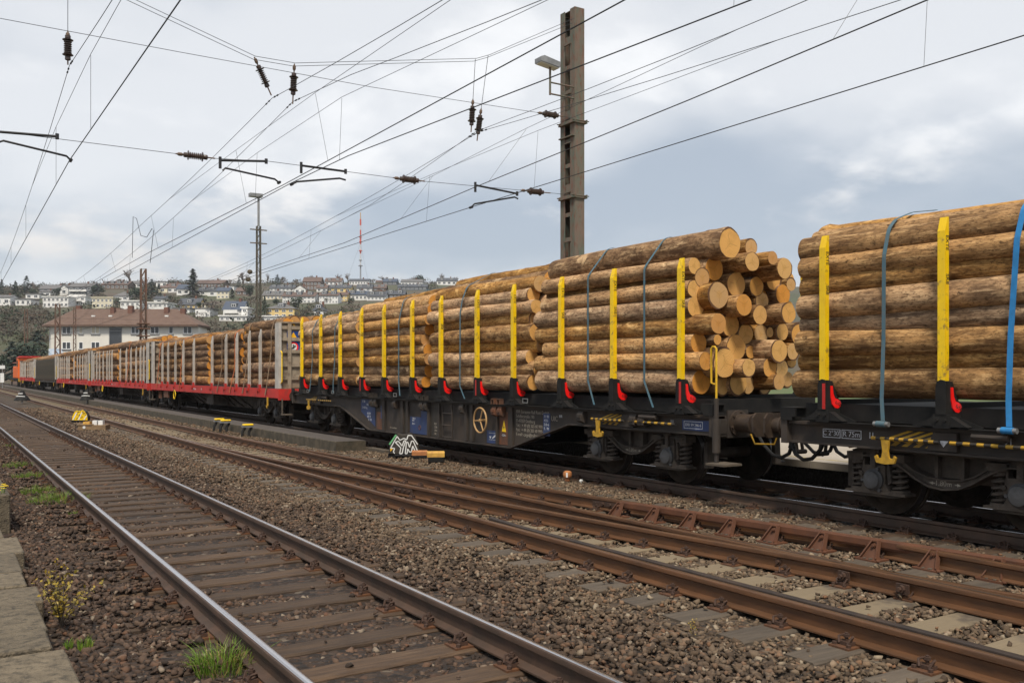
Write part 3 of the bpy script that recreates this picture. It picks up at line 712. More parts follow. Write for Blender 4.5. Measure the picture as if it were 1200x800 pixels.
# --- one yellow stake with its black foot, red lever, reflector and lettering
def stake_meshes():
    zt, x0, x1 = 3.49, -1.402, -1.332
    b = MB(); h = .046
    vs = []
    for y in (-h, h):
        vs += [(x0,y,1.55),(x1,y,1.55),(x1,y,zt),(x1-.022,y,zt),(x0,y,zt-.155)]
    b.add(vs, [(0,1,2,3,4),(9,8,7,6,5),(0,5,6,1),(1,6,7,2),(2,7,8,3),(3,8,9,4),(4,9,5,0)])
    st = b.mesh('stake', M['yellow'])
    b = MB()
    b.prism([(-.062,1.30),(.062,1.30),(.062,1.60),(.045,1.665),(.0,1.685),(-.045,1.675),(-.062,1.62)], 'x', -1.418, -1.32)
    b.prism([(-1.40,1.30),(-1.05,1.30),(-1.06,1.345),(-1.13,1.40),(-1.20,1.47),(-1.25,1.57),(-1.29,1.66),(-1.40,1.67)], 'y', -.064, -.045)
    b.prism([(-1.40,1.30),(-1.05,1.30),(-1.13,1.40),(-1.20,1.47),(-1.29,1.66),(-1.40,1.67)], 'y', .045, .06)
    ft = b.mesh('stake_foot', M['black'])
    b = MB(); c = []
    c = [(-1.335,1.60),(-1.300,1.60),(-1.285,1.50),(-1.255,1.445),(-1.20,1.43),(-1.155,1.41),(-1.135,1.375),(-1.15,1.34),(-1.20,1.315),(-1.26,1.325),(-1.31,1.37),(-1.33,1.45)]
    b.prism(c, 'y', -.078, -.066)
    lv = b.mesh('lever', M['red'])
    b = MB(); b.box(-1.421,-1.4185,-.058,-.012,1.31,1.63)
    rf = b.mesh('reflector', M['refl'])
    b = MB()      # folded yellow wedge on the bunk beside the foot
    b.prism([(-.035,1.37),(.015,1.37),(.045,1.215),(-.045,1.225)], 'x', -1.22, -1.205); b.prism([(-1.205,1.37),(-1.17,1.37),(-1.10,1.23),(-1.205,1.215)], 'y', -.05, -.036)
    b.prism([(-.03,1.36),(.015,1.36),(.02,1.23),(-.03,1.23)], 'x', -1.13, -1.12)
    wg = b.mesh('wedge', M['yellow2'])
    b = MB(); b.box(-1.27,1.27,-.075,.075,1.19,1.425)                    # bunk with its gussets
    for sx in (-1,1):
        b.box(min(sx*1.41,sx*1.2),max(sx*1.41,sx*1.2),-.10,.10,1.145,1.30)
        for e in (-1,1):
            b.prism([(e*.10,1.26),(e*.16,1.26),(e*.42,1.17),(e*.42,1.15),(e*.10,1.15)], 'x', min(sx*1.30,sx*1.29), max(sx*1.30,sx*1.29))
            b.prism([(e*.10,1.28),(e*.30,1.165),(e*.10,1.165)], 'x', min(sx*1.40,sx*1.30), max(sx*1.40,sx*1.30))
            b.cyl((sx*1.41,e*.05,1.235),(sx*1.43,e*.05,1.235),.018,n=6,smooth=False)
    bk = b.mesh('bunk', M['black'])
    return st, ft, lv, rf, wg, bk
STK, FTM, LVM, RFM, WGM, BKM = stake_meshes()
STK_Y = [s-SCM for s in (10.28,11.90,13.39,14.99,16.40,18.0,19.45,21.05,22.48,23.98,25.5,27.12)]
def stake(y, parent, side=-1, ref=False):
    rz = 0 if side < 0 else R(180)
    o = inst('stake', STK, (0, y, 0), parent, (0,0,rz))
    inst('stake_foot', FTM, (0,0,0), o); inst('lever', LVM, (0,0,0), o); inst('wedge', WGM, (-.16,-.16,.36), o, (0,0,0), (.75,.75,.72))
    if ref: inst('reflector', RFM, (0,0,0), o)
    if side < 0:
        for body, z in (('EXTE', 3.20), ('SR8', 2.80)):
            t = letters(body, .075, M['hazard_black'], (-1.365, -.0475, z), o, 'end'); t.rotation_euler = (R(90), R(90), 0)
        t = letters('ExTe', .05, M['hazard_black'], (-1.205, -.0795, 1.372), o, 'end'); t.rotation_euler = (R(90), R(25), 0)
def poly_web(b, x0, x1):
    P = [(-9.25,1.10),(-9.25,.875),(-5.59,.865),(-3.63,.315),(3.35,.315),(5.3,.865),(9.25,.875),(9.25,1.10)]
    b.prism(P, 'x', x0, x1); return P
def black_wagon(sc_, label, STK_Y=STK_Y):
    w = empty('timber_wagon', (XT, sc_, 0), label=label, cat='freight wagon', group='timber wagons of the train')
    b = MB()
    for sx in (-1,1):
        P = poly_web(b, min(sx*1.24,sx*1.228), max(sx*1.24,sx*1.228))
        b.box(min(sx*1.30,sx*1.12), max(sx*1.30,sx*1.12), -9.25, 9.25, 1.10, 1.135)
        for p, q in zip(P[1:-2], P[2:-1]): b.bar((sx*1.22,p[0],p[1]-.012),(sx*1.22,q[0],q[1]-.012),.16,.024)
    for y in (-9.2,-7.1,-5.4,-3.7,-1.2,1.2,3.4,5.2,7.1,9.2): b.box(-1.22,1.22,y-.06,y+.06,.88,1.09)
    b.box(-.3,.3,-9.2,9.2,.80,1.12)
    b.box(-1.1,1.1,-3.6,3.3,.34,.36); b.box(-.6,-.2,-2.2,-1.2,.36,.75)
    b.build('underframe', M['frame'], w)
    for e in (-1,1):
        b = MB(); b.box(-1.34,1.34,min(e*9.25,e*9.15),max(e*9.25,e*9.15),.84,1.145)
        for x in (-.875,.875): b.box(x-.21,x+.21,min(e*9.25,e*9.275),max(e*9.25,e*9.275),.82,1.22)
        b.build('headstock', M['frame'], w)
    for e in (-1,1):
        bogie(e*7.1, w); buffer_part(e*9.275, e, w); coupling(e*9.25, e, w)
        # twist-lock box on the corner
        b = MB(); b.box(-1.36,-1.08,min(e*9.05,e*9.24),max(e*9.05,e*9.24),1.145,1.19); b.box(-1.36,-1.33,min(e*9.0,e*9.24),max(e*9.0,e*9.24),1.19,1.30)
        b.box(-1.36,-1.08,min(e*9.0,e*9.24),max(e*9.0,e*9.24),1.30,1.315); b.box(-1.12,-1.08,min(e*9.0,e*9.24),max(e*9.0,e*9.24),1.19,1.30)
        b.build('corner_box', M['black'], w)
        # end grab pole with a yellow loop over a grey tube and a step board
        for sx in ((-1,) if e < 0 else (1,)):
            b = MB(); b.mi = 0
            px, py = -1.37*(-sx), e*9.33
            b.cyl((px,py,.62),(px,py,1.10),.058,n=14); b.cyl((px,py,.45),(px,py,1.40),.034,n=10)
            b.mi = 1; zt = 2.14
            b.tube([(px,py,1.36),(px,py,zt-.03),(px,py+.03,zt),(px,py+.075,zt),(px,py+.10,zt-.03),(px,py+.10,1.62),(px,py+.02,1.60)], .016, 8)
            b.mi = 2; b.box(px-.16,px+.20,py-.30,py+.05,.45,.48)
            b.build('grab_pole', [M['frame'], M['yellow3'], M['step']], w)
            b = MB(); b.tube([(-.62*(-sx),e*9.28,.86),(-.62*(-sx),e*9.36,.72),(-.25*(-sx),e*9.4,.70),(-.22*(-sx),e*9.42,.80)], .013, 6); b.build('uncoupling_handle', M['yellow2'], w)
    # long black carrier the bunks stand on
    b = MB()
    for sx in (-1,1): b.box(min(sx*1.37,sx*1.23),max(sx*1.37,sx*1.23),-8.75,8.75,1.1385,1.15)
    b.box(-.9,-.8,-8.75,8.75,1.14,1.2); b.box(.8,.9,-8.75,8.75,1.14,1.2); b.box(-1.15,1.15,-9.0,9.0,1.16,1.37); b.build('bunk_rail', M['black'], w)  # added black middle box stands for deck and shadow below the logs
    for i, y in enumerate(STK_Y):
        inst('bunk', BKM, (0, y, 0), w); stake(y, w, -1, i in (0, 4, 8)); stake(y, w, 1)
    # side detail on the viewer's side
    xf = -1.24
    def L_(px): return sD(px, 9.60)-SCM
    def post(pa, pb, dep=.05, m='frame', z0=.33, z1=1.095):
        b = MB(); b.box(xf-dep, xf-.002, L_(pb), L_(pa), z0, z1); b.build('stiffener', M[m], w)
    for pa, pb in ((449.5,452.5),(471.5,474),(478,480),(502.5,504.5),(514.5,517),(546.5,549),(553,556),(583,585),(597.5,602.5)): post(pa, pb)
    b = MB(); b.box(xf-.006, xf-.001, L_(597), L_(585.5), .34, 1.0); b.build('rusty_panel', M['rustp'], w)
    b = MB(); b.box(xf-.006, xf-.001, L_(449), L_(441.5), .34, .78); b.build('rusty_panel', M['rustp'], w)
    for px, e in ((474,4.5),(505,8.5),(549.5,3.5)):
        b = MB(); b.box(xf-.004, xf-.001, L_(px+e), L_(px), .335, 1.03); b.build('recess_shade', M['hazard_black'], w)  # flat dark plates; the shade of the recesses is put into their colour
    def plate(pa, pb, z0, z1, m='blue', name='blue_plate'):
        b = MB(); b.box(xf-.009, xf-.002, L_(pb), L_(pa), z0, z1); return b.build(name, M[m], w)
    b = MB(); b.prism([(L_(423.5),1.09),(L_(423.5),.76),(L_(440),.40),(L_(440),1.09)], 'x', xf-.009, xf-.002); b.build('blue_plate', M['blue'], w)
    plate(481, 494, .345, .74); plate(494, 502, .345, 1.09); plate(571, 583, .34, .60); plate(446.5, 449.3, .62, .95); plate(637, 645, .60, 1.02)
    plate(800, 832, .905, 1.06)
    def side_text(body, size, px, z, m='print', align='LEFT', dx=.011): return letters(body, size, M[m], (xf-dx, L_(px), z), w, 'side', align=align)
    lines = ['ERR European Rail Rent GmbH','Schifferstra\u00dfe 190','D-47059 Duisburg','Tel.:  + 49 (0) 203 60 999-6-0','Fax:  + 49 (0) 203 60 999-6-11','E-mail: cargo@railrent.com']
    for i, t in enumerate(lines): side_text(t, .088, 605, 1.02-.088*i, dx=.003)
    side_text('UIC', .13, 646, .93, 'print', dx=.003)
    for i, t in enumerate(('31 80','4555','210-6','5 . 90')): side_text(t, .07, 638, .96-.075*i, 'printw')
    side_text('8/R', .07, 655.5, .98, 'printw', dx=.003)
    for i, (t, px, z) in enumerate((('37 80',425,1.03),('ABC',430,.95),('24 000 kg',425,.87),('B1 70',431,.72),('60  75',431,.64),('S  120',432,.56))): side_text(t, .085, px, z, 'printw')
    for i, t in enumerate(('3780 D','4575','Sgmrs')): side_text(t, .06, 483.5, .72-.07*i if i else .70, 'printw')
    for i, t in enumerate(('REV','3.2007','2456','UIC 6')): side_text(t, .07, 509.5, .62-.075*i, 'print')
    side_text('Fahren verboten', .06, 457, .42, 'print', dx=.003); side_text('D-ERR', .08, 577, .95, 'print', dx=.003)
    # white symbol frame on the lower blue plate
    for sh in ([(L_(582),.41),(L_(573.5),.41),(L_(573.5),.415),(L_(582),.415)], [(L_(582),.545),(L_(573.5),.545),(L_(573.5),.55),(L_(582),.55)], [(L_(577.5),.43),(L_(577.5),.46),(L_(581.5),.53),(L_(581.5),.49)], [(L_(575),.43),(L_(574),.48),(L_(576.5),.48)]):
        b = MB(); b.prism(sh, 'x', xf-.012, xf-.0095); b.build('lettering', M['printw'], w)
    b = MB(); b.torus((xf-.012,L_(492.5),.50),(1,0,0),.05,.008,18,5); b.build('lettering', M['rustp'], w)
    # high-voltage warning triangle
    b = MB(); a, c = L_(591), .70
    b.prism([(a-.075,c-.10),(a+.075,c-.10),(a,c+.13)], 'x', xf-.011, xf-.0065); b.mi = 1
    b.prism([(a+.01,c+.05),(a-.025,c-.02),(a-.005,c-.02),(a-.012,c-.08),(a+.025,c-.0),(a+.005,c-.0)], 'x', xf-.0125, xf-.0112); b.build('warning_triangle', [M['yellow'], M['hazard_black']], w)
    side_text('-1,5m-', .065, 591, .53, 'printw', 'CENTER')
    # handbrake wheel
    b = MB(); c = (xf-.14, L_(569.5), .80)
    b.torus(c, (1,0,0), .255, .019, 32, 8)
    for t in (65,185,300): b.cyl(c, (c[0], c[1]-.25*math.cos(R(t)), c[2]+.25*math.sin(R(t))), .015, n=6)
    b.cyl((xf,c[1],c[2]),(xf-.17,c[1],c[2]),.03,n=8); b.build('hand_wheel', M['wheelrim'], w)
    # ladder
    b = MB()
    for px in (521.5,532.5): b.box(xf-.075,xf-.045,L_(px)-.014,L_(px)+.014,.34,1.08)
    for z in (.36,.62,.88): b.cyl((xf-.06,L_(521.5),z),(xf-.06,L_(532.5),z),.013,n=6)
    b.build('ladder', M['frame'], w)
    # container latches along the top edge
    for px, dbl, rusty in ((441,1,0),(466,0,0),(500,1,0),(545,0,0),(587,1,1),(685,0,0),(752,1,0)):
        b = MB(); y = L_(px)
        for k in ((-.11,.11) if dbl else (0,)):
            b.prism([(xf,1.10),(xf-.09,1.10),(xf-.13,1.00),(xf-.13,.94),(xf-.05,.90),(xf,.95)], 'y', y+k-.075, y+k+.075)
            b.box(xf-.15,xf-.10,y+k-.05,y+k+.05,.99,1.045)
            if dbl and px < 600: b.box(xf-.14,xf-.04,y+k-.06,y+k-.04,1.14,1.25); b.box(xf-.14,xf-.04,y+k+.04,y+k+.06,1.14,1.25); b.box(xf-.14,xf-.04,y+k-.06,y+k+.06,1.24,1.26)
        b.build('container_latch', M['rustp' if rusty else 'frame'], w)
    # striped folding step rails, sloping plates and yellow hooks over both bogies
    for e in (-1,1):
        yb = e*7.1
        for k, (ya, yc) in enumerate(((yb+.75, yb-.12),(yb-.25, yb-1.35))):
            b = MB(); n = 14; 
            for i in range(n):
                b.mi = i % 2; b.cyl((xf-.11,ya+(yc-ya)*i/n,.985),(xf-.11,ya+(yc-ya)*(i+1)/n,.985),.021,n=8)
            b.build('striped_bar', [M['yellow2'], M['hazard_black']], w)
        b = MB(); n = 8
        for i in range(n):
            b.mi = i % 2; q = lambda t: yb+.62-.60*t
            t0, t1 = i/n, (i+1)/n
            b.add([(xf-.10,q(t0)-.0,.99-.02),(xf-.10,q(t1),.99-.02),(xf-.012,q(t1)-.28,1.085),(xf-.012,q(t0)-.28,1.085),(xf-.10,q(t0),.975-.02),(xf-.10,q(t1),.975-.02),(xf-.012,q(t1)-.28,1.07),(xf-.012,q(t0)-.28,1.07)],[(0,1,2,3),(7,6,5,4),(0,4,5,1),(2,6,7,3),(0,3,7,4),(1,5,6,2)])
            b.add([(xf-.012,q(t0)-.05,.90),(xf-.012,q(t1)-.05,.90),(xf-.012,q(t1)-.30,1.07),(xf-.012,q(t0)-.30,1.07)],[(0,1,2,3)])
        b.build('striped_plate', [M['yellow2'], M['hazard_black']], w)
        b = MB(); yh = yb+.55
        b.prism([(yh-.055,.97),(yh+.055,.97),(yh+.035,.84),(yh+.05,.76),(yh+.10,.75),(yh+.115,.79),(yh+.145,.77),(yh+.12,.70),(yh,.685),(yh-.12,.70),(yh-.145,.77),(yh-.115,.79),(yh-.10,.75),(yh-.05,.76),(yh-.035,.84)], 'x', xf-.14, xf-.11)
        b.build('lifting_hook', M['yellow2'], w)
        b = MB(); b.prism([(yb-.30,1.09),(yb-.02,1.09),(yb+.06,.885),(yb-.30,.885)], 'x', xf-.07, xf-.002); b.build('step_plate', M['frame'], w)
        b = MB(); b.box(xf-.09,xf-.01,yb-.85,yb-.55,1.02,1.13); b.cyl((xf-.1,yb-.9,1.07),(xf-.1,yb-.5,1.07),.035,n=8); b.build('container_latch', M['frame'], w)
    # white label frames hung on the carrier
    for y in ((STK_Y[2]+STK_Y[3])/2+.35, (STK_Y[6]+STK_Y[7])/2+.1, STK_Y[9]+.5, STK_Y[11]-.6):
        b = MB(); x = -1.385
        for q in ((-.09,.09,1.275,1.29),(-.09,.09,1.20,1.215),(-.09,-.078,1.215,1.275),(.078,.09,1.215,1.275)): b.box(x-.012,x,y+q[0],y+q[1],q[2],q[3])
        b.build('label_frame', M['grey'], w)
    return w, L_
wag, LM = black_wagon(SCM, 'dark container wagon with yellow stakes and four log stacks in the middle of the photo')
wagr, _ = black_wagon(SCM-19.74, 'dark wagon with yellow stakes at the right edge with blue straps over its logs', [s-(SCM-19.74) for s in (7.66,6.05,4.45,2.85,1.4,-.2,-1.6,-3.2,-4.6,-6.2,-7.7,-9.3)])
def boxed(body, px0, px1, z, w, sc_, m='printw', size=.11, bc='blue'):
    x = -1.24; a, c = sD(px0, 9.6)-sc_, sD(px1, 9.6)-sc_
    t = letters(body, size, M[m], (x-.013, (a+c)/2, z), w, 'side'); h = .055
    b = MB(); b.box(x-.012,x-.009,c,a,z-h,z-h+.008); b.box(x-.012,x-.009,c,a,z+h-.008,z+h); b.box(x-.012,x-.009,c,c+.008,z-h+.008,z+h-.008); b.box(x-.012,x-.009,a-.008,a,z-h+.008,z+h-.008)
    b.build('lettering', M[m], w)
boxed('ERR 99 246 6', 802, 824, .985, wag, SCM, size=.062)
letters('1L', .11, M['printw'], (-1.2425, sD(788,9.6)-SCM, 1.0), wag); 
SCR = SCM-19.74
boxed("C 2\u00b030'", 965, 985.5, 1.0, wagr, SCR, size=.085); boxed('R 75m', 987, 1010, 1.0, wagr, SCR, size=.095)
letters('1L', .11, M['printw'], (-1.245, sD(1022,9.6)-SCR, 1.0), wagr); letters('2L', .13, M['printw'], (-1.245, sD(1183,9.6)-SCR, 1.02), wagr)
for bw, s_ in ((wag,-7.1),(wagr,7.1)):
    bo = [c for c in bw.children if c.name.startswith('bogie') and abs(c.location.y-s_) < .1][0]
    letters('\u2192 1.80m \u2190' if False else '1.80m', .085, M['print'], (-1.0515, .02, .488), bo)
    for e in (-1,1): b = MB(); b.prism([(e*.20,.487),(e*.15,.505),(e*.15,.492),(e*.12,.492),(e*.12,.482),(e*.15,.482),(e*.15,.469)][::1], 'x', -1.0525, -1.0505); b.build('lettering', M['print'], bo)
# the small white arrow plate on the right wagon
b = MB(); y = sD(1110,9.6)-SCR; b.prism([(y-.06,1.0),(y+.06,1.0),(y,.93)], 'x', -1.312, -1.309); b.build('lettering', M['printw'], wagr)
# --- red wagons
RST = [-8.3,-7.0,-5.4,-3.9,-1.8,1.3,3.3,4.9,6.5,7.8]
def silver_stake_mesh(m):
    b = MB(); x0, x1 = -1.40, -1.34; h = .058
    vs = []
    for y in (-h, h): vs += [(x0,y,1.27),(x1,y,1.27),(x1,y,3.30),(x1-.02,y,3.30),(x0,y,3.10)]
    b.add(vs, [(0,1,2,3,4),(9,8,7,6,5),(0,5,6,1),(1,6,7,2),(2,7,8,3),(3,8,9,4),(4,9,5,0)])
    b.box(x0-.014,x0-.001,-h-.006,-h+.022,1.28,3.09); b.box(x0-.014,x0-.001,h-.022,h+.006,1.28,3.09)
    b.box(x0-.022,x0-.015,-h*.8,h*.8,1.28,1.45); b.cyl((x0-.016,0,3.0),(x0-.001,0,3.0),.02,n=8)
    return b.mesh('stake', m)
SSM = silver_stake_mesh(M['silver']); DSM = silver_stake_mesh(M['charcoal'])
def red_base_mesh(m):
    b = MB(); b.box(-1.44,-1.38,-.11,.11,1.20,1.40)
    b.prism([(-1.43,1.27),(-1.43,1.12),(-1.50,1.20)], 'y', -.10, -.085); b.prism([(.12,1.10),(-.02,1.25),(.12,1.25)], 'x', -1.46, -1.425)
    return b.mesh('stake_socket', m)
RBM = red_base_mesh(M['redframe']); DBM = red_base_mesh(M['frame'])
def endwall(y, sgn, parent, signs=False):
    b = MB(); t = sgn
    b.box(-1.30,1.30,y-.04,y+.04,1.15,3.42)
    for z in (1.22,1.62,2.05,2.50,2.90,3.28): b.box(-1.30,1.30,y-.10,y-.042,z-.055,z+.055); b.box(-1.30,1.30,y+.042,y+.10,z-.055,z+.055)
    for x in (-1.02,.0,1.02): b.box(x-.06,x+.06,y-.13,y-.102,1.15,3.42); b.box(x-.06,x+.06,y+.102,y+.13,1.15,3.42)
    b.box(-1.40,1.40,y-.14,y+.14,3.42,3.47)
    o = b.build('end_wall', M['endwall'], parent)
    for x in (-1.36,1.36): b = MB(); b.box(x-.045,x+.045,y-.2,y+.2,1.28,3.42); b.build('end_post', M['silver'], parent)
    b = MB(); ya = y+sgn*.22; b.tube([(-1.34,ya,1.45),(-1.34,ya+sgn*.10,1.5),(-1.34,ya+sgn*.10,2.45),(-1.34,ya,2.5)], .02, 8); b.build('grab_rail', M['yellow'], parent)
    return o
def red_wagon(sc_, label, dark=False):
    w = empty('timber_wagon', (XT, sc_, 0), label=label, cat='freight wagon', group='timber wagons of the train')
    fr, st, so = ('frame', DSM, DBM) if dark else ('redframe', SSM, RBM)
    b = MB()
    for sx in (-1,1):
        b.box(min(sx*1.42,sx*1.30),max(sx*1.42,sx*1.30),-10.35,10.35,.985,1.268)
        b.box(min(sx*1.425,sx*1.34),max(sx*1.425,sx*1.34),-10.38,10.38,.965,.983)
    b.box(-1.42,1.42,-10.42,-10.352,.90,1.27); b.box(-1.42,1.42,10.352,10.42,.90,1.27)
    b.build('solebar', M[fr], w)
    b = MB(); b.box(-1.29,1.29,-10.3,10.3,1.14,1.24)
    b.prism([(-6.3,1.0),(-4.6,.42),(4.6,.42),(6.3,1.0)], 'x', -.42, -.38); b.prism([(-6.3,1.0),(-4.6,.42),(4.6,.42),(6.3,1.0)], 'x', .38, .42)
    for y in (-4.4,-3.2,-2,2,3.2,4.4):
        b.bar((-1.2,y,1.0),(-.42,y+.25,.45),.06,.05); b.bar((1.2,y,1.0),(.42,y+.25,.45),.06,.05)
    b.box(-.35,.35,-10.2,10.2,.85,1.13); b.box(-1.1,-.5,-.9,.2,.5,.95)
    b.build('underframe', M['bogie'], w)
    b = MB(); b.box(-1.36,-1.30,6.6,7.6,.62,.95); b.box(-1.36,-1.30,8.3,8.36,.55,.97); b.box(-1.36,-1.30,8.7,8.76,.55,.97); b.box(-1.36,-1.30,8.36,8.7,.55,.60)
    b.build('inscription_panel', M['rustp'], w)
    b = MB(); b.torus((-1.42,4.9,.80),(1,0,0),.20,.02,20,6); b.build('hand_wheel', M['yellow'], w)
    b = MB(); b.box(-1.46,-1.42,-9.35,-9.28,.62,.98); b.prism([(-9.42,.70),(-9.21,.70),(-9.31,.60)], 'x', -1.47, -1.43); b.build('lifting_hook', M['yellow2'], w)
    letters('4723 Snps', .11, M['printw'], (-1.4215, 1.0, 1.12), w); letters('DB', .10, M['printw'], (-1.4215, -.2, 1.12), w)
    for e in (-1,1):
        bogie(e*8.3, w); endwall(e*10.2, e, w); buffer_part(e*10.42, e, w)
        b = MB(); b.box(-1.36,-1.06,min(e*10.45,e*10.75),max(e*10.45,e*10.75),.42,.46); b.box(-1.34,-1.31,e*10.5-.03,e*10.5+.03,.46,.95); b.build('step', M['step'], w)
    ys = RST if not dark else [-9.4+.62*i for i in range(31)]
    for y in ys:
        for sx in (-1,1):
            if dark and sx > 0: continue
            o = inst('stake', st, (0,y,0), w, (0,0,0 if sx < 0 else R(180))); inst('stake_socket', so, (0,0,0), o)
    return w
RC = [39.62, 61.45, 83.45, 105.5, 127.5]
RW = [red_wagon(RC[0], 'red wagon with silver stakes next behind the yellow-staked wagon')]
NAMES = ['second red wagon with silver stakes in the middle of the row of red wagons', 'third red wagon with silver stakes just ahead of the charcoal one']
for i in (1,2): RW.append(copy_tree(RW[0], None, (XT, RC[i], 0), NAMES[i-1]))
DW = red_wagon(RC[3], 'charcoal wagon with close-set dark stakes between two red wagons', True)
RW.append(copy_tree(RW[0], None, (XT, RC[4], 0), 'last red wagon coupled to the orange shunting engine'))
# more, close-set stakes on the far wagons
for w_ in (RW[1], RW[2], RW[3]):
    for y in (-9.2,2.3,9.2): o = inst('stake', SSM, (0,y,0), w_); inst('stake_socket', RBM, (0,0,0), o)
# signs on the end wall facing the viewer
ew = RW[0]; yw = -10.2-.045
def on_end(px, py):
    p = atS(px, py, RC[0]+yw); return p.x-XT, p.z
def tri(b, cx, cz, r, y0, y1): b.prism([(cx-r*.95,cz-r*.6),(cx+r*.95,cz-r*.6),(cx,cz+r)], 'y', y0, y1)
b = MB(); x, z = on_end(342.5, 381.5); tri(b, x, z, .17, yw-.012, yw); b.mi = 1; b.prism([(x+.02,z+.10),(x-.035,z-.01),(x,z-.01),(x-.015,z-.08),(x+.04,z+.02),(x+.005,z+.02)], 'y', yw-.018, yw-.013)
b.build('warning_triangle', [M['signyel'], M['hazard_black']], ew)
b = MB(); x, z = on_end(343.8, 400.5); b.box(x-.22,x+.22,yw-.012,yw,z-.36,z+.36); b.mi = 1; tri(b, x, z+.15, .17, yw-.02, yw-.0125)
b.mi = 2; b.cyl((x,yw-.0125,z-.17),(x,yw-.018,z-.17),.165,n=20); b.mi = 3; b.cyl((x,yw-.0185,z-.17),(x,yw-.022,z-.17),.115,n=20)
b.mi = 4; b.box(x-.02,x+.02,yw-.026,yw-.0225,z-.23,z-.09); b.bar((x-.07,yw-.024,z-.22),(x+.07,yw-.024,z-.12),.03,.03)
b.build('danger_sign', [M['signblue'], M['signyel'], M['red'], M['white'], M['hazard_black']], ew)
# --- orange shunting engine
lo = empty('shunting_locomotive', (XT, 146.6, 0), label='orange shunting engine at the far head of the train', cat='locomotive')
MB().box(-1.45,1.45,-6.6,6.6,.95,1.2).build('chassis', M['black'], lo)
MB().box(-1.25,1.25,-3.3,6.4,1.2,2.9).build('hood', M['orange'], lo, bevel=.08)
c = MB().box(-1.45,1.45,-6.4,-3.32,1.2,4.0).build('cab', M['orange'], lo, bevel=.06)
for x in (-.75,.75): MB().box(x-.5,x+.5,-6.44,-6.4,2.9,3.6).build('window', M['glass'], c)
MB().box(-1.47,-1.45,-5.9,-3.9,2.8,3.6).build('window', M['glass'], c)
MB().prism([(-1.5,4.0),(-1.2,4.22),(1.2,4.22),(1.5,4.0)], 'y', -6.6, -3.1).build('roof', M['redframe'], lo)
for y in (-4.4,-2.0,2.0,4.4):
    for x in (-.75,.75): inst('wheel', WHL, (x,y,.465), lo, (0,0,0 if x < 0 else R(180)))
for e in (-1,1):
    b = MB(); n = 8
    for i in range(n): b.mi = i % 2; b.box(-1.45+2.9*i/n,-1.45+2.9*(i+1)/n,min(e*6.6,e*6.66),max(e*6.6,e*6.66),.75,1.2)
    b.build('hazard_buffer_beam', [M['yellow2'], M['hazard_black']], lo); buffer_part(e*6.66, e, lo)
for x in (-.6,.6): MB().cyl((x,6.4,2.3),(x,6.46,2.3),.12,n=12).build('headlight', M['white'], lo)
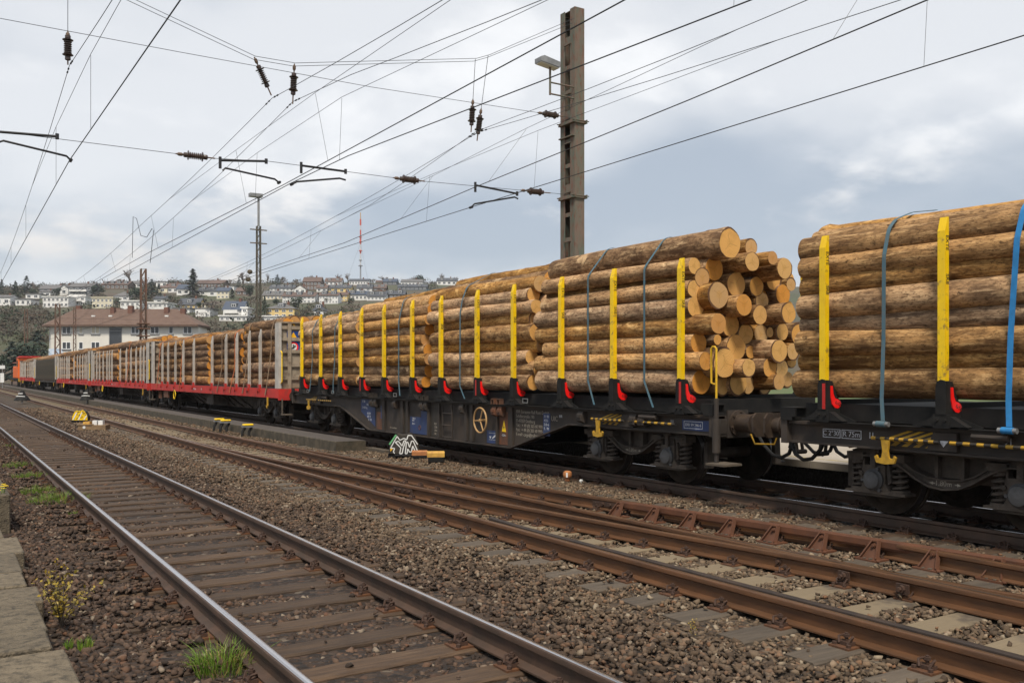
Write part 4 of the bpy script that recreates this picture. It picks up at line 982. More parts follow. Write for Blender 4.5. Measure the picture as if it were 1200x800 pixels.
# ------------------------------------------------------------------ logs
def bark_mat(name, dark, mid, light):
    m = bpy.data.materials.new(name); m.use_nodes = True; t = m.node_tree; N = t.nodes; K = t.links.new
    p = N['Principled BSDF']; p.inputs['Roughness'].default_value = .88; p.inputs['Specular IOR Level'].default_value = .25
    co = N.new('ShaderNodeTexCoord'); oi = N.new('ShaderNodeObjectInfo')
    sc1 = N.new('ShaderNodeVectorMath'); sc1.operation = 'SCALE'; sc1.inputs[0].default_value = (17, 63, 29); K(oi.outputs['Random'], sc1.inputs['Scale'])
    ad = N.new('ShaderNodeVectorMath'); K(co.outputs['Object'], ad.inputs[0]); K(sc1.outputs[0], ad.inputs[1])
    def nz(scale, det, st=(1,1,1), rough=.6):
        mp = N.new('ShaderNodeMapping'); mp.inputs['Scale'].default_value = st; K(ad.outputs[0], mp.inputs[0])
        n = N.new('ShaderNodeTexNoise'); n.inputs['Scale'].default_value = scale; n.inputs['Detail'].default_value = det; n.inputs['Roughness'].default_value = rough
        n.inputs['Distortion'].default_value = .15
        K(mp.outputs[0], n.inputs['Vector']); return n.outputs[0]
    def mr(v, lo, hi, a=0., c=1.):
        r = N.new('ShaderNodeMapRange'); r.inputs[1].default_value = lo; r.inputs[2].default_value = hi; r.inputs[3].default_value = a; r.inputs[4].default_value = c; K(v, r.inputs[0]); return r.outputs[0]
    def mx(f, a, b):
        x = N.new('ShaderNodeMix'); x.data_type = 'RGBA'; K(f, x.inputs[0])
        for s_, v in ((x.inputs[6], a), (x.inputs[7], b)):
            if isinstance(v, tuple): s_.default_value = (*v, 1)
            else: K(v, s_)
        return x.outputs[2]
    patch = nz(4.0, 9, (1,.38,1), .70); fine = nz(60, 7, (1,.14,1), .7); fleck = nz(34, 8, (1,.42,1), .72)
    th = N.new('ShaderNodeMath'); th.operation = 'MULTIPLY_ADD'; K(oi.outputs['Random'], th.inputs[0]); th.inputs[1].default_value = .16; th.inputs[2].default_value = -.08
    pa = N.new('ShaderNodeMath'); K(patch, pa.inputs[0]); K(th.outputs[0], pa.inputs[1])
    c = mx(mr(pa.outputs[0], .40, .60), dark, mid)
    strk = nz(20, 8, (1,.10,1), .7); c = mx(mr(strk, .50, .68, 0, .8), c, light)
    c = mx(mr(fleck, .50, .60, 0, .8), c, tuple(v*.85 for v in dark))
    c = mx(mr(fine, .56, .68, 0, .8), c, tuple(v*.6 for v in dark))
    scar = nz(2.2, 8, (1,.6,1), .7); c = mx(mr(scar, .60, .66, 0, .7), c, tuple(v*1.08 for v in light))
    spot = nz(9, 9, (1,.6,1), .78); c = mx(mr(spot, .57, .64, 0, .9), c, tuple(v*.45 for v in dark))
    h = N.new('ShaderNodeHueSaturation'); K(c, h.inputs['Color']); K(mr(oi.outputs['Random'], 0, 1, .85, 1.22), h.inputs['Value'])
    wn_ = N.new('ShaderNodeTexWhiteNoise'); wn_.noise_dimensions = '1D'; K(oi.outputs['Random'], wn_.inputs['W'])
    K(mr(wn_.outputs['Value'], 0, 1, .78, 1.12), h.inputs['Saturation']); K(h.outputs[0], p.inputs['Base Color'])
    b1 = N.new('ShaderNodeBump'); b1.inputs['Strength'].default_value = .9; b1.inputs['Distance'].default_value = .018; K(strk, b1.inputs['Height'])
    b2 = N.new('ShaderNodeBump'); b2.inputs['Strength'].default_value = .6; b2.inputs['Distance'].default_value = .008; K(fine, b2.inputs['Height']); K(b1.outputs[0], b2.inputs['Normal'])
    K(b2.outputs[0], p.inputs['Normal']); return m
def end_mat(name, a, b_, dk):
    m = bpy.data.materials.new(name); m.use_nodes = True; t = m.node_tree; N = t.nodes; K = t.links.new
    p = N['Principled BSDF']; p.inputs['Roughness'].default_value = .8; p.inputs['Specular IOR Level'].default_value = .3
    co = N.new('ShaderNodeTexCoord'); oi = N.new('ShaderNodeObjectInfo')
    sp = N.new('ShaderNodeSeparateXYZ'); K(co.outputs['Object'], sp.inputs[0])
    cb = N.new('ShaderNodeCombineXYZ'); K(sp.outputs[0], cb.inputs[0]); K(sp.outputs[2], cb.inputs[1]); K(oi.outputs['Random'], cb.inputs[2])
    nz = N.new('ShaderNodeTexNoise'); nz.inputs['Scale'].default_value = 9; K(cb.outputs[0], nz.inputs['Vector'])
    ds = N.new('ShaderNodeVectorMath'); ds.operation = 'LENGTH'; c2 = N.new('ShaderNodeCombineXYZ'); K(sp.outputs[0], c2.inputs[0]); K(sp.outputs[2], c2.inputs[1]); K(c2.outputs[0], ds.inputs[0])
    rr = N.new('ShaderNodeMath'); rr.operation = 'MULTIPLY_ADD'; K(nz.outputs[0], rr.inputs[0]); rr.inputs[1].default_value = .035; K(ds.outputs['Value'], rr.inputs[2])
    sn = N.new('ShaderNodeMath'); sn.operation = 'SINE'; ml = N.new('ShaderNodeMath'); ml.operation = 'MULTIPLY'; K(rr.outputs[0], ml.inputs[0]); ml.inputs[1].default_value = 420; K(ml.outputs[0], sn.inputs[0])
    f = N.new('ShaderNodeMapRange'); f.inputs[1].default_value = -1; f.inputs[2].default_value = 1; f.inputs[4].default_value = .85; K(sn.outputs[0], f.inputs[0])
    def mx(fa, u, v):
        x = N.new('ShaderNodeMix'); x.data_type = 'RGBA'; K(fa, x.inputs[0])
        for s_, c in ((x.inputs[6], u), (x.inputs[7], v)):
            if isinstance(c, tuple): s_.default_value = (*c, 1)
            else: K(c, s_)
        return x.outputs[2]
    col = mx(oi.outputs['Random'], a, b_)
    dkc = N.new('ShaderNodeMix'); dkc.data_type = 'RGBA'; dkc.blend_type = 'MULTIPLY'; K(f.outputs[0], dkc.inputs[0]); K(col, dkc.inputs[6]); dkc.inputs[7].default_value = (*dk, 1)
    # darker bark ring at the rim and stains
    n2 = N.new('ShaderNodeTexNoise'); n2.inputs['Scale'].default_value = 6; n2.inputs['Detail'].default_value = 5; K(cb.outputs[0], n2.inputs['Vector'])
    r2 = N.new('ShaderNodeMapRange'); r2.inputs[1].default_value = .52; r2.inputs[2].default_value = .72; r2.inputs[4].default_value = .6; K(n2.outputs[0], r2.inputs[0])
    c3 = mx(r2.outputs[0], dkc.outputs[2], tuple(v*.52 for v in a))
    rim = N.new('ShaderNodeMapRange'); rim.inputs[1].default_value = .176; rim.inputs[2].default_value = .186; K(rr.outputs[0], rim.inputs[0])
    wv = N.new('ShaderNodeTexWave'); wv.inputs['Scale'].default_value = 26; wv.inputs['Distortion'].default_value = 3
    rt = N.new('ShaderNodeVectorRotate'); rt.rotation_type = 'Z_AXIS'; K(cb.outputs[0], rt.inputs['Vector'])
    an = N.new('ShaderNodeMath'); an.operation = 'MULTIPLY'; K(oi.outputs['Random'], an.inputs[0]); an.inputs[1].default_value = 40; K(an.outputs[0], rt.inputs['Angle']); K(rt.outputs[0], wv.inputs['Vector'])
    w2 = N.new('ShaderNodeMapRange'); w2.inputs[3].default_value = 0; w2.inputs[4].default_value = .22; K(wv.outputs['Fac'], w2.inputs[0])
    c4 = mx(w2.outputs[0], c3, tuple(v*.45 for v in b_))
    gy = N.new('ShaderNodeTexWhiteNoise'); gy.noise_dimensions = '1D'; K(oi.outputs['Random'], gy.inputs['W'])
    g2 = N.new('ShaderNodeMapRange'); g2.inputs[1].default_value = .55; g2.inputs[2].default_value = 1; g2.inputs[4].default_value = .5; K(gy.outputs['Value'], g2.inputs[0])
    c4 = mx(g2.outputs[0], c4, (.36,.27,.17))
    at = N.new('ShaderNodeMath'); at.operation = 'ARCTAN2'; K(sp.outputs[0], at.inputs[0]); K(sp.outputs[2], at.inputs[1])
    a2 = N.new('ShaderNodeMath'); a2.operation = 'MULTIPLY_ADD'; K(oi.outputs['Random'], a2.inputs[0]); a2.inputs[1].default_value = 43; a3 = N.new('ShaderNodeMath'); a3.operation = 'MULTIPLY'; K(at.outputs[0], a3.inputs[0]); a3.inputs[1].default_value = 1.5; K(a3.outputs[0], a2.inputs[2])
    a4 = N.new('ShaderNodeMath'); a4.operation = 'SINE'; K(a2.outputs[0], a4.inputs[0]); a5 = N.new('ShaderNodeMath'); a5.operation = 'ABSOLUTE'; K(a4.outputs[0], a5.inputs[0])
    a6 = N.new('ShaderNodeMath'); a6.operation = 'MULTIPLY'; K(a5.outputs[0], a6.inputs[0]); K(ds.outputs['Value'], a6.inputs[1])
    a7 = N.new('ShaderNodeMapRange'); a7.inputs[1].default_value = .0035; a7.inputs[2].default_value = .0015; a7.inputs[3].default_value = 0; a7.inputs[4].default_value = .8; K(a6.outputs[0], a7.inputs[0])
    a8 = N.new('ShaderNodeMath'); a8.operation = 'LESS_THAN'; K(rr.outputs[0], a8.inputs[0]); a8.inputs[1].default_value = .125; a9 = N.new('ShaderNodeMath'); a9.operation = 'MULTIPLY'; K(a7.outputs[0], a9.inputs[0]); K(a8.outputs[0], a9.inputs[1])
    c4 = mx(a9.outputs[0], c4, (.16,.075,.025))
    ht = N.new('ShaderNodeMapRange'); ht.inputs[1].default_value = .075; ht.inputs[2].default_value = .055; ht.inputs[3].default_value = 0; ht.inputs[4].default_value = .35; K(rr.outputs[0], ht.inputs[0]); c4 = mx(ht.outputs[0], c4, tuple(v*.62 for v in a))
    c5 = mx(rim.outputs[0], c4, (.12,.06,.03)); K(c5, p.inputs['Base Color'])
    bm_ = N.new('ShaderNodeBump'); bm_.inputs['Strength'].default_value = .3; bm_.inputs['Distance'].default_value = .004; K(wv.outputs['Fac'], bm_.inputs['Height']); K(bm_.outputs[0], p.inputs['Normal'])
    return m
M['bark'] = bark_mat('spruce_bark', (.125,.060,.022), (.43,.235,.090), (.70,.45,.205))
M['barkr'] = bark_mat('grey_brown_bark', (.115,.058,.023), (.385,.215,.085), (.64,.405,.185))
M['barkd'] = bark_mat('dark_brown_bark', (.085,.040,.017), (.28,.145,.058), (.54,.32,.14))
M['cut'] = end_mat('sawn_end_grain', (.80,.43,.11), (.84,.54,.20), (.62,.44,.30))
M['cuto'] = end_mat('fresh_orange_end_grain', (.74,.31,.04), (.76,.38,.08), (.62,.44,.30))
def log_mesh(seed, rings, sides, mats, smooth=True):
    b = MB(); vs = []; rd = random.Random(seed); Lh = 2.15
    bow = rd.uniform(-.04,.04); bow2 = rd.uniform(-.03,.03); tp = rd.uniform(.02,.075)*rd.choice((-1,1))
    knots = [(rd.uniform(-Lh,Lh), rd.uniform(0,6.28), rd.uniform(.008,.020)) for _ in range(14)]
    for i in range(rings+1):
        y = -Lh + 2*Lh*i/rings
        ox = bow*(1-(y/Lh)**2); oz = bow2*math.sin(1.4*y/Lh)
        for k in range(sides):
            t = 2*math.pi*k/sides
            n = noise.noise(Vector((math.cos(t)*1.1+seed*3.1, y*.7, math.sin(t)*1.1)))*.011 + noise.noise(Vector((math.cos(t)*3+seed*5.7, y*3.3, math.sin(t)*3)))*.0045
            r = .17*(1+tp*y/Lh) + n
            for ky, kt, kh in knots:
                d = ((y-ky)/.06)**2 + ((math.atan2(math.sin(t-kt), math.cos(t-kt)))/.28)**2
                if d < 4: r += kh*math.exp(-d)
            if i in (0, rings): r *= .985
            vs.append((ox + r*math.cos(t), y, oz + r*math.sin(t)))
    b.add(vs, [(j*sides+k, j*sides+(k+1)%sides, (j+1)*sides+(k+1)%sides, (j+1)*sides+k) for j in range(rings) for k in range(sides)], smooth)
    b.mi = 1
    for j in (0, rings):
        ring = vs[j*sides:(j+1)*sides]; c = sum((Vector(p) for p in ring), Vector())/sides
        mid = [Vector(p)*.5 + c*.5 for p in ring]
        tilt = rd.uniform(-.06,.06); 
        b.add(ring+[tuple(p) for p in mid]+[tuple(c)], [(k,(k+1)%sides,sides+(k+1)%sides,sides+k) for k in range(sides)]+[(sides+k,sides+(k+1)%sides,2*sides) for k in range(sides)], False)
    return b.mesh('log', mats)
LOGS = {'mid': [log_mesh(i, 40, 22, [M['bark'], M['cut']]) for i in range(7)],
        'right': [log_mesh(20+i, 46, 26, [M['barkr'], M['cut']]) for i in range(5)],
        'red': [log_mesh(40+i, 16, 14, [M['barkd'], M['cuto']]) for i in range(5)],
        'brt': [log_mesh(60+i, 34, 20, [M['bark'], M['cuto']]) for i in range(5)]}
rl = random.Random(21)
NLOG = 0
PLACED = []
def log(kind, X, z, r, s0, s1, label, group, tilt=True):
    global NLOG; NLOG += 1
    me = rl.choice(LOGS[kind]); L_ = s1-s0; PLACED.append((X, z, r, s0, s1))
    flip = rl.random() < .5
    return inst('log', me, (X, (s0+s1)/2, z), None, (rl.uniform(-.006,.006)*tilt, rl.uniform(0, 6.28), (math.pi if flip else 0)+rl.uniform(-.005,.005)*tilt),
                (r/.17, L_/4.3, r/.17), label=label, cat='log', group=group)
ORD = ['bottom','second','third','fourth','fifth','sixth','seventh','eighth','ninth','tenth']
def stack(kind, s0, s1, where, group, rad=(.128,.182), zb=1.435, ztop=3.42, crown=3, jit=.16, xn=9.55, rows=None, crownz=None, second=True):
    """near column log by log, a second column behind it, the far column's top and a heaped crown"""
    z = zb; i = 0; col = []
    while z < ztop-.12:
        r = rl.uniform(*rad) if rows is None or i >= len(rows) else rows[i]
        dx = rl.uniform(0,.03) if i % 2 == 0 else rl.uniform(.05,.12)
        X = xn + r + dx; zc = z + r*(.80 if i else 1)
        e0, e1 = rl.uniform(-jit,jit), rl.uniform(-jit,jit)
        log(kind, X, zc, r, s0+e0, s1+e1, f'{ORD[min(i,9)]} log up on the near side of {where}', group)
        col.append((X, zc, r)); z = zc + r*.80; i += 1
    top = max(c[1]+c[2] for c in col)
    if second:
        z = zb+.08; n = 0
        while z < ztop-.05:
            r = rl.uniform(rad[0], rad[1]); X = xn + .36 + r + rl.uniform(-.02,.06)
            log(kind, X, z+r, r, s0+rl.uniform(-jit,jit), s1+rl.uniform(-jit,jit), f'{ORD[n]} log up in the hidden row of {where}', group); z += 2*r*.96; n += 1
    # crown
    X = xn + .24; n = 0
    lay = [(9.86, ztop+.0), (10.2, ztop+.09), (10.56, ztop+.14), (10.92, ztop+.14), (11.28, ztop+.10), (11.64, ztop+.0)]
    for j, (X, zc) in enumerate(lay):
        r = rl.uniform(.155,.2); e0, e1 = rl.uniform(-.3,.2), rl.uniform(-.2,.3)
        log(kind, X, zc+rl.uniform(-.03,.03), r, s0+e0, s1+e1, f'{["first","second","third","fourth","fifth","sixth"][j]} log across the top of {where}', group)
    for j in range(crown):
        r = rl.uniform(.14,.19); X = 10.38 + .36*j + rl.uniform(-.03,.03)
        log(kind, X, ztop+.27+rl.uniform(-.03,.05) - .05*abs(j-1), r, s0+rl.uniform(-.1,.6), s1-rl.uniform(-.1,.6), f'{["nearest","middle","farthest"][j % 3]} uppermost log on {where}', group)
# stack one of the middle wagon: every sawn end where the photograph shows it
ENDS = [(50,170,40),(140,170,58),(222,97,68),(322,95,38),(427,112,33),(325,170,48),(475,187,52),(425,222,48),(250,230,60),(40,255,42),(92,240,45),(347,265,45),(172,312,64),(375,330,45),(470,298,50),(508,255,30),(38,357,52),(288,362,53),(500,383,48),(168,427,52),(225,430,55),(365,425,48),(410,480,25),(295,470,50),(470,475,42),(545,490,50),(75,495,52),(162,510,26),(367,518,45),(252,540,60),(455,555,52),(515,565,40),(320,573,33),(113,597,46),(200,613,72),(408,613,47),(465,648,42),(340,647,42),(85,710,62),(187,727,45),(262,715,55),(310,727,45),(370,727,38),(390,690,30),(455,728,40)]
front = {38:9.95,33:9.85,26:9.9,0:10.15,9:10.15,16:10.15,19:9.65,12:9.75,2:9.85,34:9.72,37:9.6,30:9.7,18:9.75,4:9.7,6:9.8,5:9.85,21:9.85,17:9.85,35:9.85,44:9.75}
cs = []
for i, (cx, cy, cr) in enumerate(ENDS):
    px, py = 800+cx/4, 270+cy/4; se = front.get(i, 10.15)
    p = atS(px, py, se); r = cr/4*1.03/((px-VX)*CA/p.x)
    cs.append([p.x, p.z, r, se, px])
for it in range(160):                       # settle the heap so that no two logs share space
    for i in range(len(cs)):
        for j in range(i+1, len(cs)):
            a, c = cs[i], cs[j]; dx, dz = c[0]-a[0], c[1]-a[1]; d = math.hypot(dx, dz) or .01; m_ = (a[2]+c[2])*.84-d
            if m_ > 0:
                ux, uz = dx/d*m_*.25, dz/d*m_*.25
                a[0] -= ux; a[1] -= uz; c[0] += ux; c[1] += uz
    for c in cs: c[0] = min(max(c[0], 9.55+c[2]), 12.13-c[2]); c[1] = max(c[1], 1.43+c[2])
ORDN = ['first'] + ['second','third','fourth','fifth','sixth','seventh','eighth','ninth','tenth','eleventh','twelfth','thirteenth','fourteenth','fifteenth']
cz_row = [min(int((c[1]-1.45)/.285), 8) for c in cs]
cx_rank = [min(sum(1 for j, c in enumerate(cs) if cz_row[j] == cz_row[i] and c[0] < cs[i][0]), 9) for i in range(len(cs))]
g1 = 'logs of the stack whose sawn ends face the viewer'
for i, (X, z, r, se, px) in enumerate(cs):
    s_e = min(max(X*(KF/(px-VX)-TA), 9.72), 10.22)
    lab = f'{ORDN[cx_rank[i]]} sawn log end from left in the {ORD[cz_row[i]]} layer of the facing stack'
    if i == 2: lab = 'thickest grey-barked log lying on top of the stack that shows its sawn ends'
    if i == 38: lab = 'thick log at the bottom near corner of the stack that shows its sawn ends'
    if i == 27: lab = 'thin log end just above the yellow grab loop'
    if i == 34: lab = 'large pale log end directly behind the yellow grab loop'
    if i == 22: lab = 'thinnest round log end in the stack end face'
    kd = 'brt' if i in (38,26,33,19,17,4,1,14) else 'mid'
    log(kd, X, z, r, s_e, 14.25+rl.uniform(-.18,.18), lab, g1, tilt=False)
# thin logs seen deeper inside the stack end, filling the gaps between the thick ones
rf_ = random.Random(3); nf_ = 0; fill = []
for it in range(4000):
    X, z = rf_.uniform(9.7,12.0), rf_.uniform(1.55,3.45)
    gap = min(math.hypot(X-c[0], z-c[1])-c[2] for c in cs)
    if gap > .030 and z < 3.35 and nf_ < 36:
        r = min(max(gap*1.9, .06), .13); cs.append([X, z, r, 10.3, 0]); nf_ += 1
        fill.append((X, z, log('mid', X, z, r, 10.28+rf_.uniform(0,.10), 14.2, '', g1, tilt=False)))
for X, z, o in fill:
    ly = min(int((z-1.45)/.285), 8); k = sum(1 for a in fill if min(int((a[1]-1.45)/.285), 8) == ly and a[0] < X)
    o['label'] = f'{ORDN[k]} thin set-back log end from left in the {ORD[ly]} layer of the facing stack'
g = 'spruce logs loaded on the middle wagon'
stack('mid', 14.62, 18.85, 'the middle wagon second stack from right', g, jit=.14, ztop=3.50)
stack('brt', 19.1, 22.95, 'the middle wagon third stack from right', g, jit=.16)
stack('mid', 23.1, 27.6, 'the middle wagon leftmost stack', g, jit=.10, ztop=3.24, crown=1)
stack('right', 3.6, 8.22, 'the blue-strapped stack on the right wagon', 'grey-brown logs loaded on the right wagon', rad=(.155,.20), jit=.07, crown=0, rows=[.20,.135,.165,.14,.17,.145,.15,.165], zb=1.44)
for k, c_ in enumerate(RC):
    dk = c_ == RC[3]
    nm = ['the first red wagon','the second red wagon','the third red wagon','the charcoal wagon','the last red wagon'][k]
    g = 'logs loaded on the red and charcoal wagons'
    if k == 0: seg = [(-9.8,-5.6,'right-hand'),(-5.45,-1.05,'second'),(-.2,4.5,'third'),(4.65,9.6,'left-hand')]
    elif k < 3: seg = [(-9.8,-.3,'right-hand'),(.3,9.8,'left-hand')]
    else: seg = [(-9.8,9.8,'only')]
    for a, c, n_ in seg:
        stack('red', c_+a, c_+c, f'the {n_} stack on {nm}', g, rad=(.15,.2) if k == 0 else (.19,.25), jit=.22, zb=1.3, ztop=(3.40 if a < -9 else 3.26) if k == 0 else 3.42, crown=(0 if k == 0 else 3), second=(k == 0), xn=9.58)
print('logs', NLOG)
# ------------------------------------------------------------------ lashing straps
def strap(s, m, label, w=.045, ztop=3.50, off_=0.0, s_top=None, low=1.33, lows=0.0, hook=True, X0=9.50):
    o = empty('lashing_strap', (X0, s, 0), label=label, cat='strap', group='straps lashing the logs')
    st = s if s_top is None else s_top
    # the strap hugs the outline of the load at this place
    pt = []
    for X, z, r, a0, a1 in PLACED:
        if a0-.05 < st < a1+.05 and X < 11.4: pt += [(X-(r+.032)*math.cos(t), z+(r+.032)*math.sin(t)) for t in [math.pi*(k-4)/14 for k in range(15)]]
    pt = sorted(set((round(x, 3), round(z, 3)) for x, z in pt if z > 1.5)); hull = []
    for p in pt:
        while len(hull) > 1 and (hull[-1][0]-hull[-2][0])*(p[1]-hull[-2][1])-(hull[-1][1]-hull[-2][1])*(p[0]-hull[-2][0]) >= 0: hull.pop()
        hull.append(p)
    k = max(range(len(hull)), key=lambda q: hull[q][1]) if hull else 0; hull = hull[:k+1] or [(9.6,2.4),(9.7,3.3)]
    zz0, zz1 = hull[0][1], hull[-1][1]
    P = [(-.06,lows,low-.10)] + ([(-.03,lows*.25,low+.16)] if zz0 > low+.35 else []) + [(x-X0, (st-s)*(z-zz0)/max(.1,zz1-zz0), z) for x, z in hull]
    b = MB(); n = len(P)
    vs = []
    for i, p in enumerate(P):
        q0, q1 = Vector(P[max(i-1,0)]), Vector(P[min(i+1,n-1)]); d = (q1-q0).normalized(); sd = Vector((0,1,0)); nr = sd.cross(d).normalized()
        for a, e in ((-1,-1),(1,-1),(1,1),(-1,1)): vs.append(Vector(p)+sd*a*w/2+nr*e*.003)
    b.add(vs, [(i*4+k, i*4+(k+1)%4, (i+1)*4+(k+1)%4, (i+1)*4+k) for i in range(n-1) for k in range(4)])
    b.build('webbing', M[m], o)
    if hook:
        b = MB(); b.cyl((-.09,lows-.10,low-.14),(-.09,lows+.10,low-.14),.03,n=10); b.mi = 1; b.cyl((-.09,lows-.06,low-.14),(-.09,lows+.06,low-.14),.038,n=10)
        b.build('tension_roller', [M['grey'], M[m]], o)
    return o
strap(sD(1034,9.5), 'strapg', 'thin grey-blue strap between the two stakes on the right wagon', .05, 3.42, low=1.30, lows=-.05)
strap(sD(1183,9.5), 'strapb', 'bright blue strap at the right edge of the photo', .062, 3.46, low=1.30, lows=-.03, s_top=sD(1183,9.5)-.1)
strap(sD(688,9.5), 'strapg', 'blue strap between the second and third yellow stakes of the stack showing its ends', .04, 3.42, lows=-.28, hook=False)
strap(sD(754,9.5), 'strapg', 'grey-blue strap between the first and second yellow stakes of the stack showing its ends', .04, 3.42, lows=-.30, hook=False)
strap(sD(538,9.5), 'strapg', 'grey strap over the second log stack from the right on the middle wagon', .045, 3.46, lows=-.35, hook=False)
strap(sD(466,9.5), 'strapg', 'grey-blue strap over the third log stack from the right on the middle wagon', .05, 3.44, lows=-.25, hook=False)
strap(sD(395,9.5)+.25, 'strapg', 'grey-blue strap at the left of the leftmost stack on the middle wagon', .05, 3.44, lows=-.1, hook=False)
strap(sD(365,9.5), 'strapg', 'grey strap nearest the left end of the middle wagon', .05, 3.2, lows=.0, hook=False)
for px, m_, lb in ((313,'strapt','tan strap near the right end of the first red wagon'),(286,'strapt','short tan strap in the middle of the first red wagon'),(271,'strapo','orange strap on the first red wagon'),(256,'strapt','pale strap left of the orange one on the first red wagon'),(211,'strapo','orange strap on the left half of the first red wagon'),(184.5,'strapo','orange strap near the left end of the first red wagon'),(148,'strapo','orange strap on the second red wagon')):
    strap(sD(px,9.42), m_, lb, .09, 3.12, low=1.15, lows=.12, hook=False, X0=9.44)
# ------------------------------------------------------------------ overhead line
SP = 18.5                                     # plane of the cross-span
# big riveted mast: two channels joined by batten plates
mx, my = 13.5, SP
mz = 10.93
ms = empty('catenary_mast', (mx, my, .26), label='tall riveted steel mast with flaking paint and a floodlight behind the log train', cat='mast')
def channel(y0, y1, name):
    b = MB(); h = mz-.26; inn = y1 if name < 0 else y0
    b.box(0,.30,min(y0,y0+.012) if name < 0 else y1-.012, y0+.012 if name < 0 else y1, 0, h)      # web
    for x in (0,.288): b.box(x,x+.012, y0+.0125 if name < 0 else y0, y1 if name < 0 else y1-.0125, 0, h)   # flanges
    return b.build('channel', M['mast'], ms)
channel(0,.20,-1); channel(.42,.62,1)
z = .5; i = 0
while z < 10.2:
    hh = .10 if i % 3 else .20
    MB().box(.014,.026,.18,.44,z,z+hh).build('batten_or_cover', M['mast'], ms)
    MB().box(.301,.312,.19,.40,z-.2,z+.42 if z < 9.8 else z+.2).build('batten_or_cover', M['mast'], ms)  # cover plates added on the far side to keep the inside dark
    if i % 2: MB().box(-.04,-.001,.16,.43,z-.02,z).build('batten_ledge', M['mast'], ms)
    z += .62; i += 1
b = MB(); b.box(.02,.28,.02,.60,mz-.30,mz-.285); b.build('top_plate', M['mast'], ms)
for zz in (6.15, 8.03):
    b = MB(); b.box(-.07,.37,-.04,.63,zz-.25,zz-.235); b.box(-.04,-.015,-.06,.65,zz-.235,zz-.16); b.box(.33,.355,-.06,.65,zz-.235,zz-.16)
    for y in (-.03,.62): b.cyl((-.10,y,zz-.19),(.42,y,zz-.19),.014,n=6)
    b.build('wire_bracket', M['mast'], ms)
MB().box(-.06,-.001,.0,.62,7.45,7.48).build('wire_bracket', M['mast'], ms)
# floodlight on its arm
fl = empty('floodlight', (mx, my, 0), label='grey box floodlight on an arm on the tall mast', cat='floodlight')
A = atS(651, 97, SP); Bp = atS(646, 76, SP); z1, z2 = A.z, A.z-.28
b = MB(); xq = Bp.x-mx
b.cyl((0,.05,z1),(xq,.05,z1),.02,n=6); b.cyl((0,.05,z2),(xq,.05,z2),.02,n=6); b.cyl((xq,.05,z2-.03),(xq,.05,Bp.z),.028,n=8); b.build('arm', M['mast'], fl)
b = MB(); b.prism([(-.30,-.02),(.26,-.085),(.28,.045),(-.2,.13),(-.30,.09)], 'y', -.10, .19); b.build('lamp_housing', M['grey'], fl, (xq-.06,0,Bp.z+.03))
b = MB(); b.prism([(-.29,-.028),(.25,-.092),(.25,-.105),(-.29,-.04)], 'y', -.08, .17); b.build('lamp_glass', M['white'], fl, (xq-.06,0,Bp.z+.03))
# cross-span wires
def sagline(p, q, sag, n=10):
    p, q = Vector(p), Vector(q); return [p.lerp(q, i/n) - Vector((0,0,sag*4*(i/n)*(1-i/n))) for i in range(n+1)]
cs_ = empty('cross_span', (0, SP, 0), label='cross-span of thin wires running from the tall mast over all tracks', cat='overhead wires')
def wire(name, pts, r, m='wirel', parent=None, n=5, **k):
    b = MB(); o_ = Vector((0, SP, 0)) if parent is cs_ else Vector((0,0,0))
    b.tube([Vector(p)-o_ for p in pts], r, n); return b.build(name, M[m], parent, **k)
zu = lambda X: float(np.interp(X, [-12,.957,7.3,13.45], [8.1,8.03,7.98,8.13]))
zl = lambda X: float(np.interp(X, [-12,.957,4.64,5.73,8.95,13.45], [6.05,6.03,6.02,6.10,6.08,6.21]))
wire('upper_steady_wire', [(X,SP,zu(X)) for X in (-12,-6,0,4,8,13.45)], .006, parent=cs_)
wire('lower_steady_wire', [(X,SP,zl(X)) for X in (-12,-6,0,4.64,5.73,8.95,13.45)], .006, parent=cs_)
tops = [(13.45,10.60)] + [(atS(px,py,SP).x, atS(px,py,SP).z) for px, py in ((573,65),(557,69.5),(345,75),(298,67))]
tops += [(2.05, 9.15), (-2.5, 10.0), (-12, 12.5)]
for dz, dy in ((0,-.06),(-.03,.06)):
    wire('cross_carrying_wire', [(x, SP+dy, z_+dz*(1 if i else 3)) for i, (x, z_) in enumerate(tops)], .006, parent=cs_)
def insulator(p, q, label, parent=None, horizontal=False):
    """ribbed insulator between two points, with its end fittings"""
    p, q = Vector(p), Vector(q); o = empty('insulator', p, label=label, cat='insulator', group='insulators of the overhead line')
    d = q-p; Lh = d.length; d.normalize(); b = MB()
    ln = .46; a0 = (Lh-ln)/2; prof = [(.03,a0),(.05,a0+.01),(.05,a0+.06),(.035,a0+.065)]
    nr = 8
    for k in range(nr):
        h = a0+.075+k*(ln-.15)/nr; R_ = .095 if k in (0,nr-1) else .07
        prof += [(.036,h),(R_,h+.010),(R_,h+.017),(.036,h+.028)]
    prof += [(.05,a0+ln-.06),(.05,a0+ln-.01),(.03,a0+ln)]
    b.lathe(prof, (0,0,0), d, 12); b.build('ribbed_body', M['porcelain'], o)
    b = MB(); b.cyl((0,0,0), d*a0, .014, n=6); b.cyl(d*(a0+ln), d*Lh, .014, n=6); b.lathe([(.012,0),(.035,.03),(.035,.09),(.012,.13)], d*.02, d, 8); b.build('end_fitting', M['fitting'], o)
    return o
hang = []
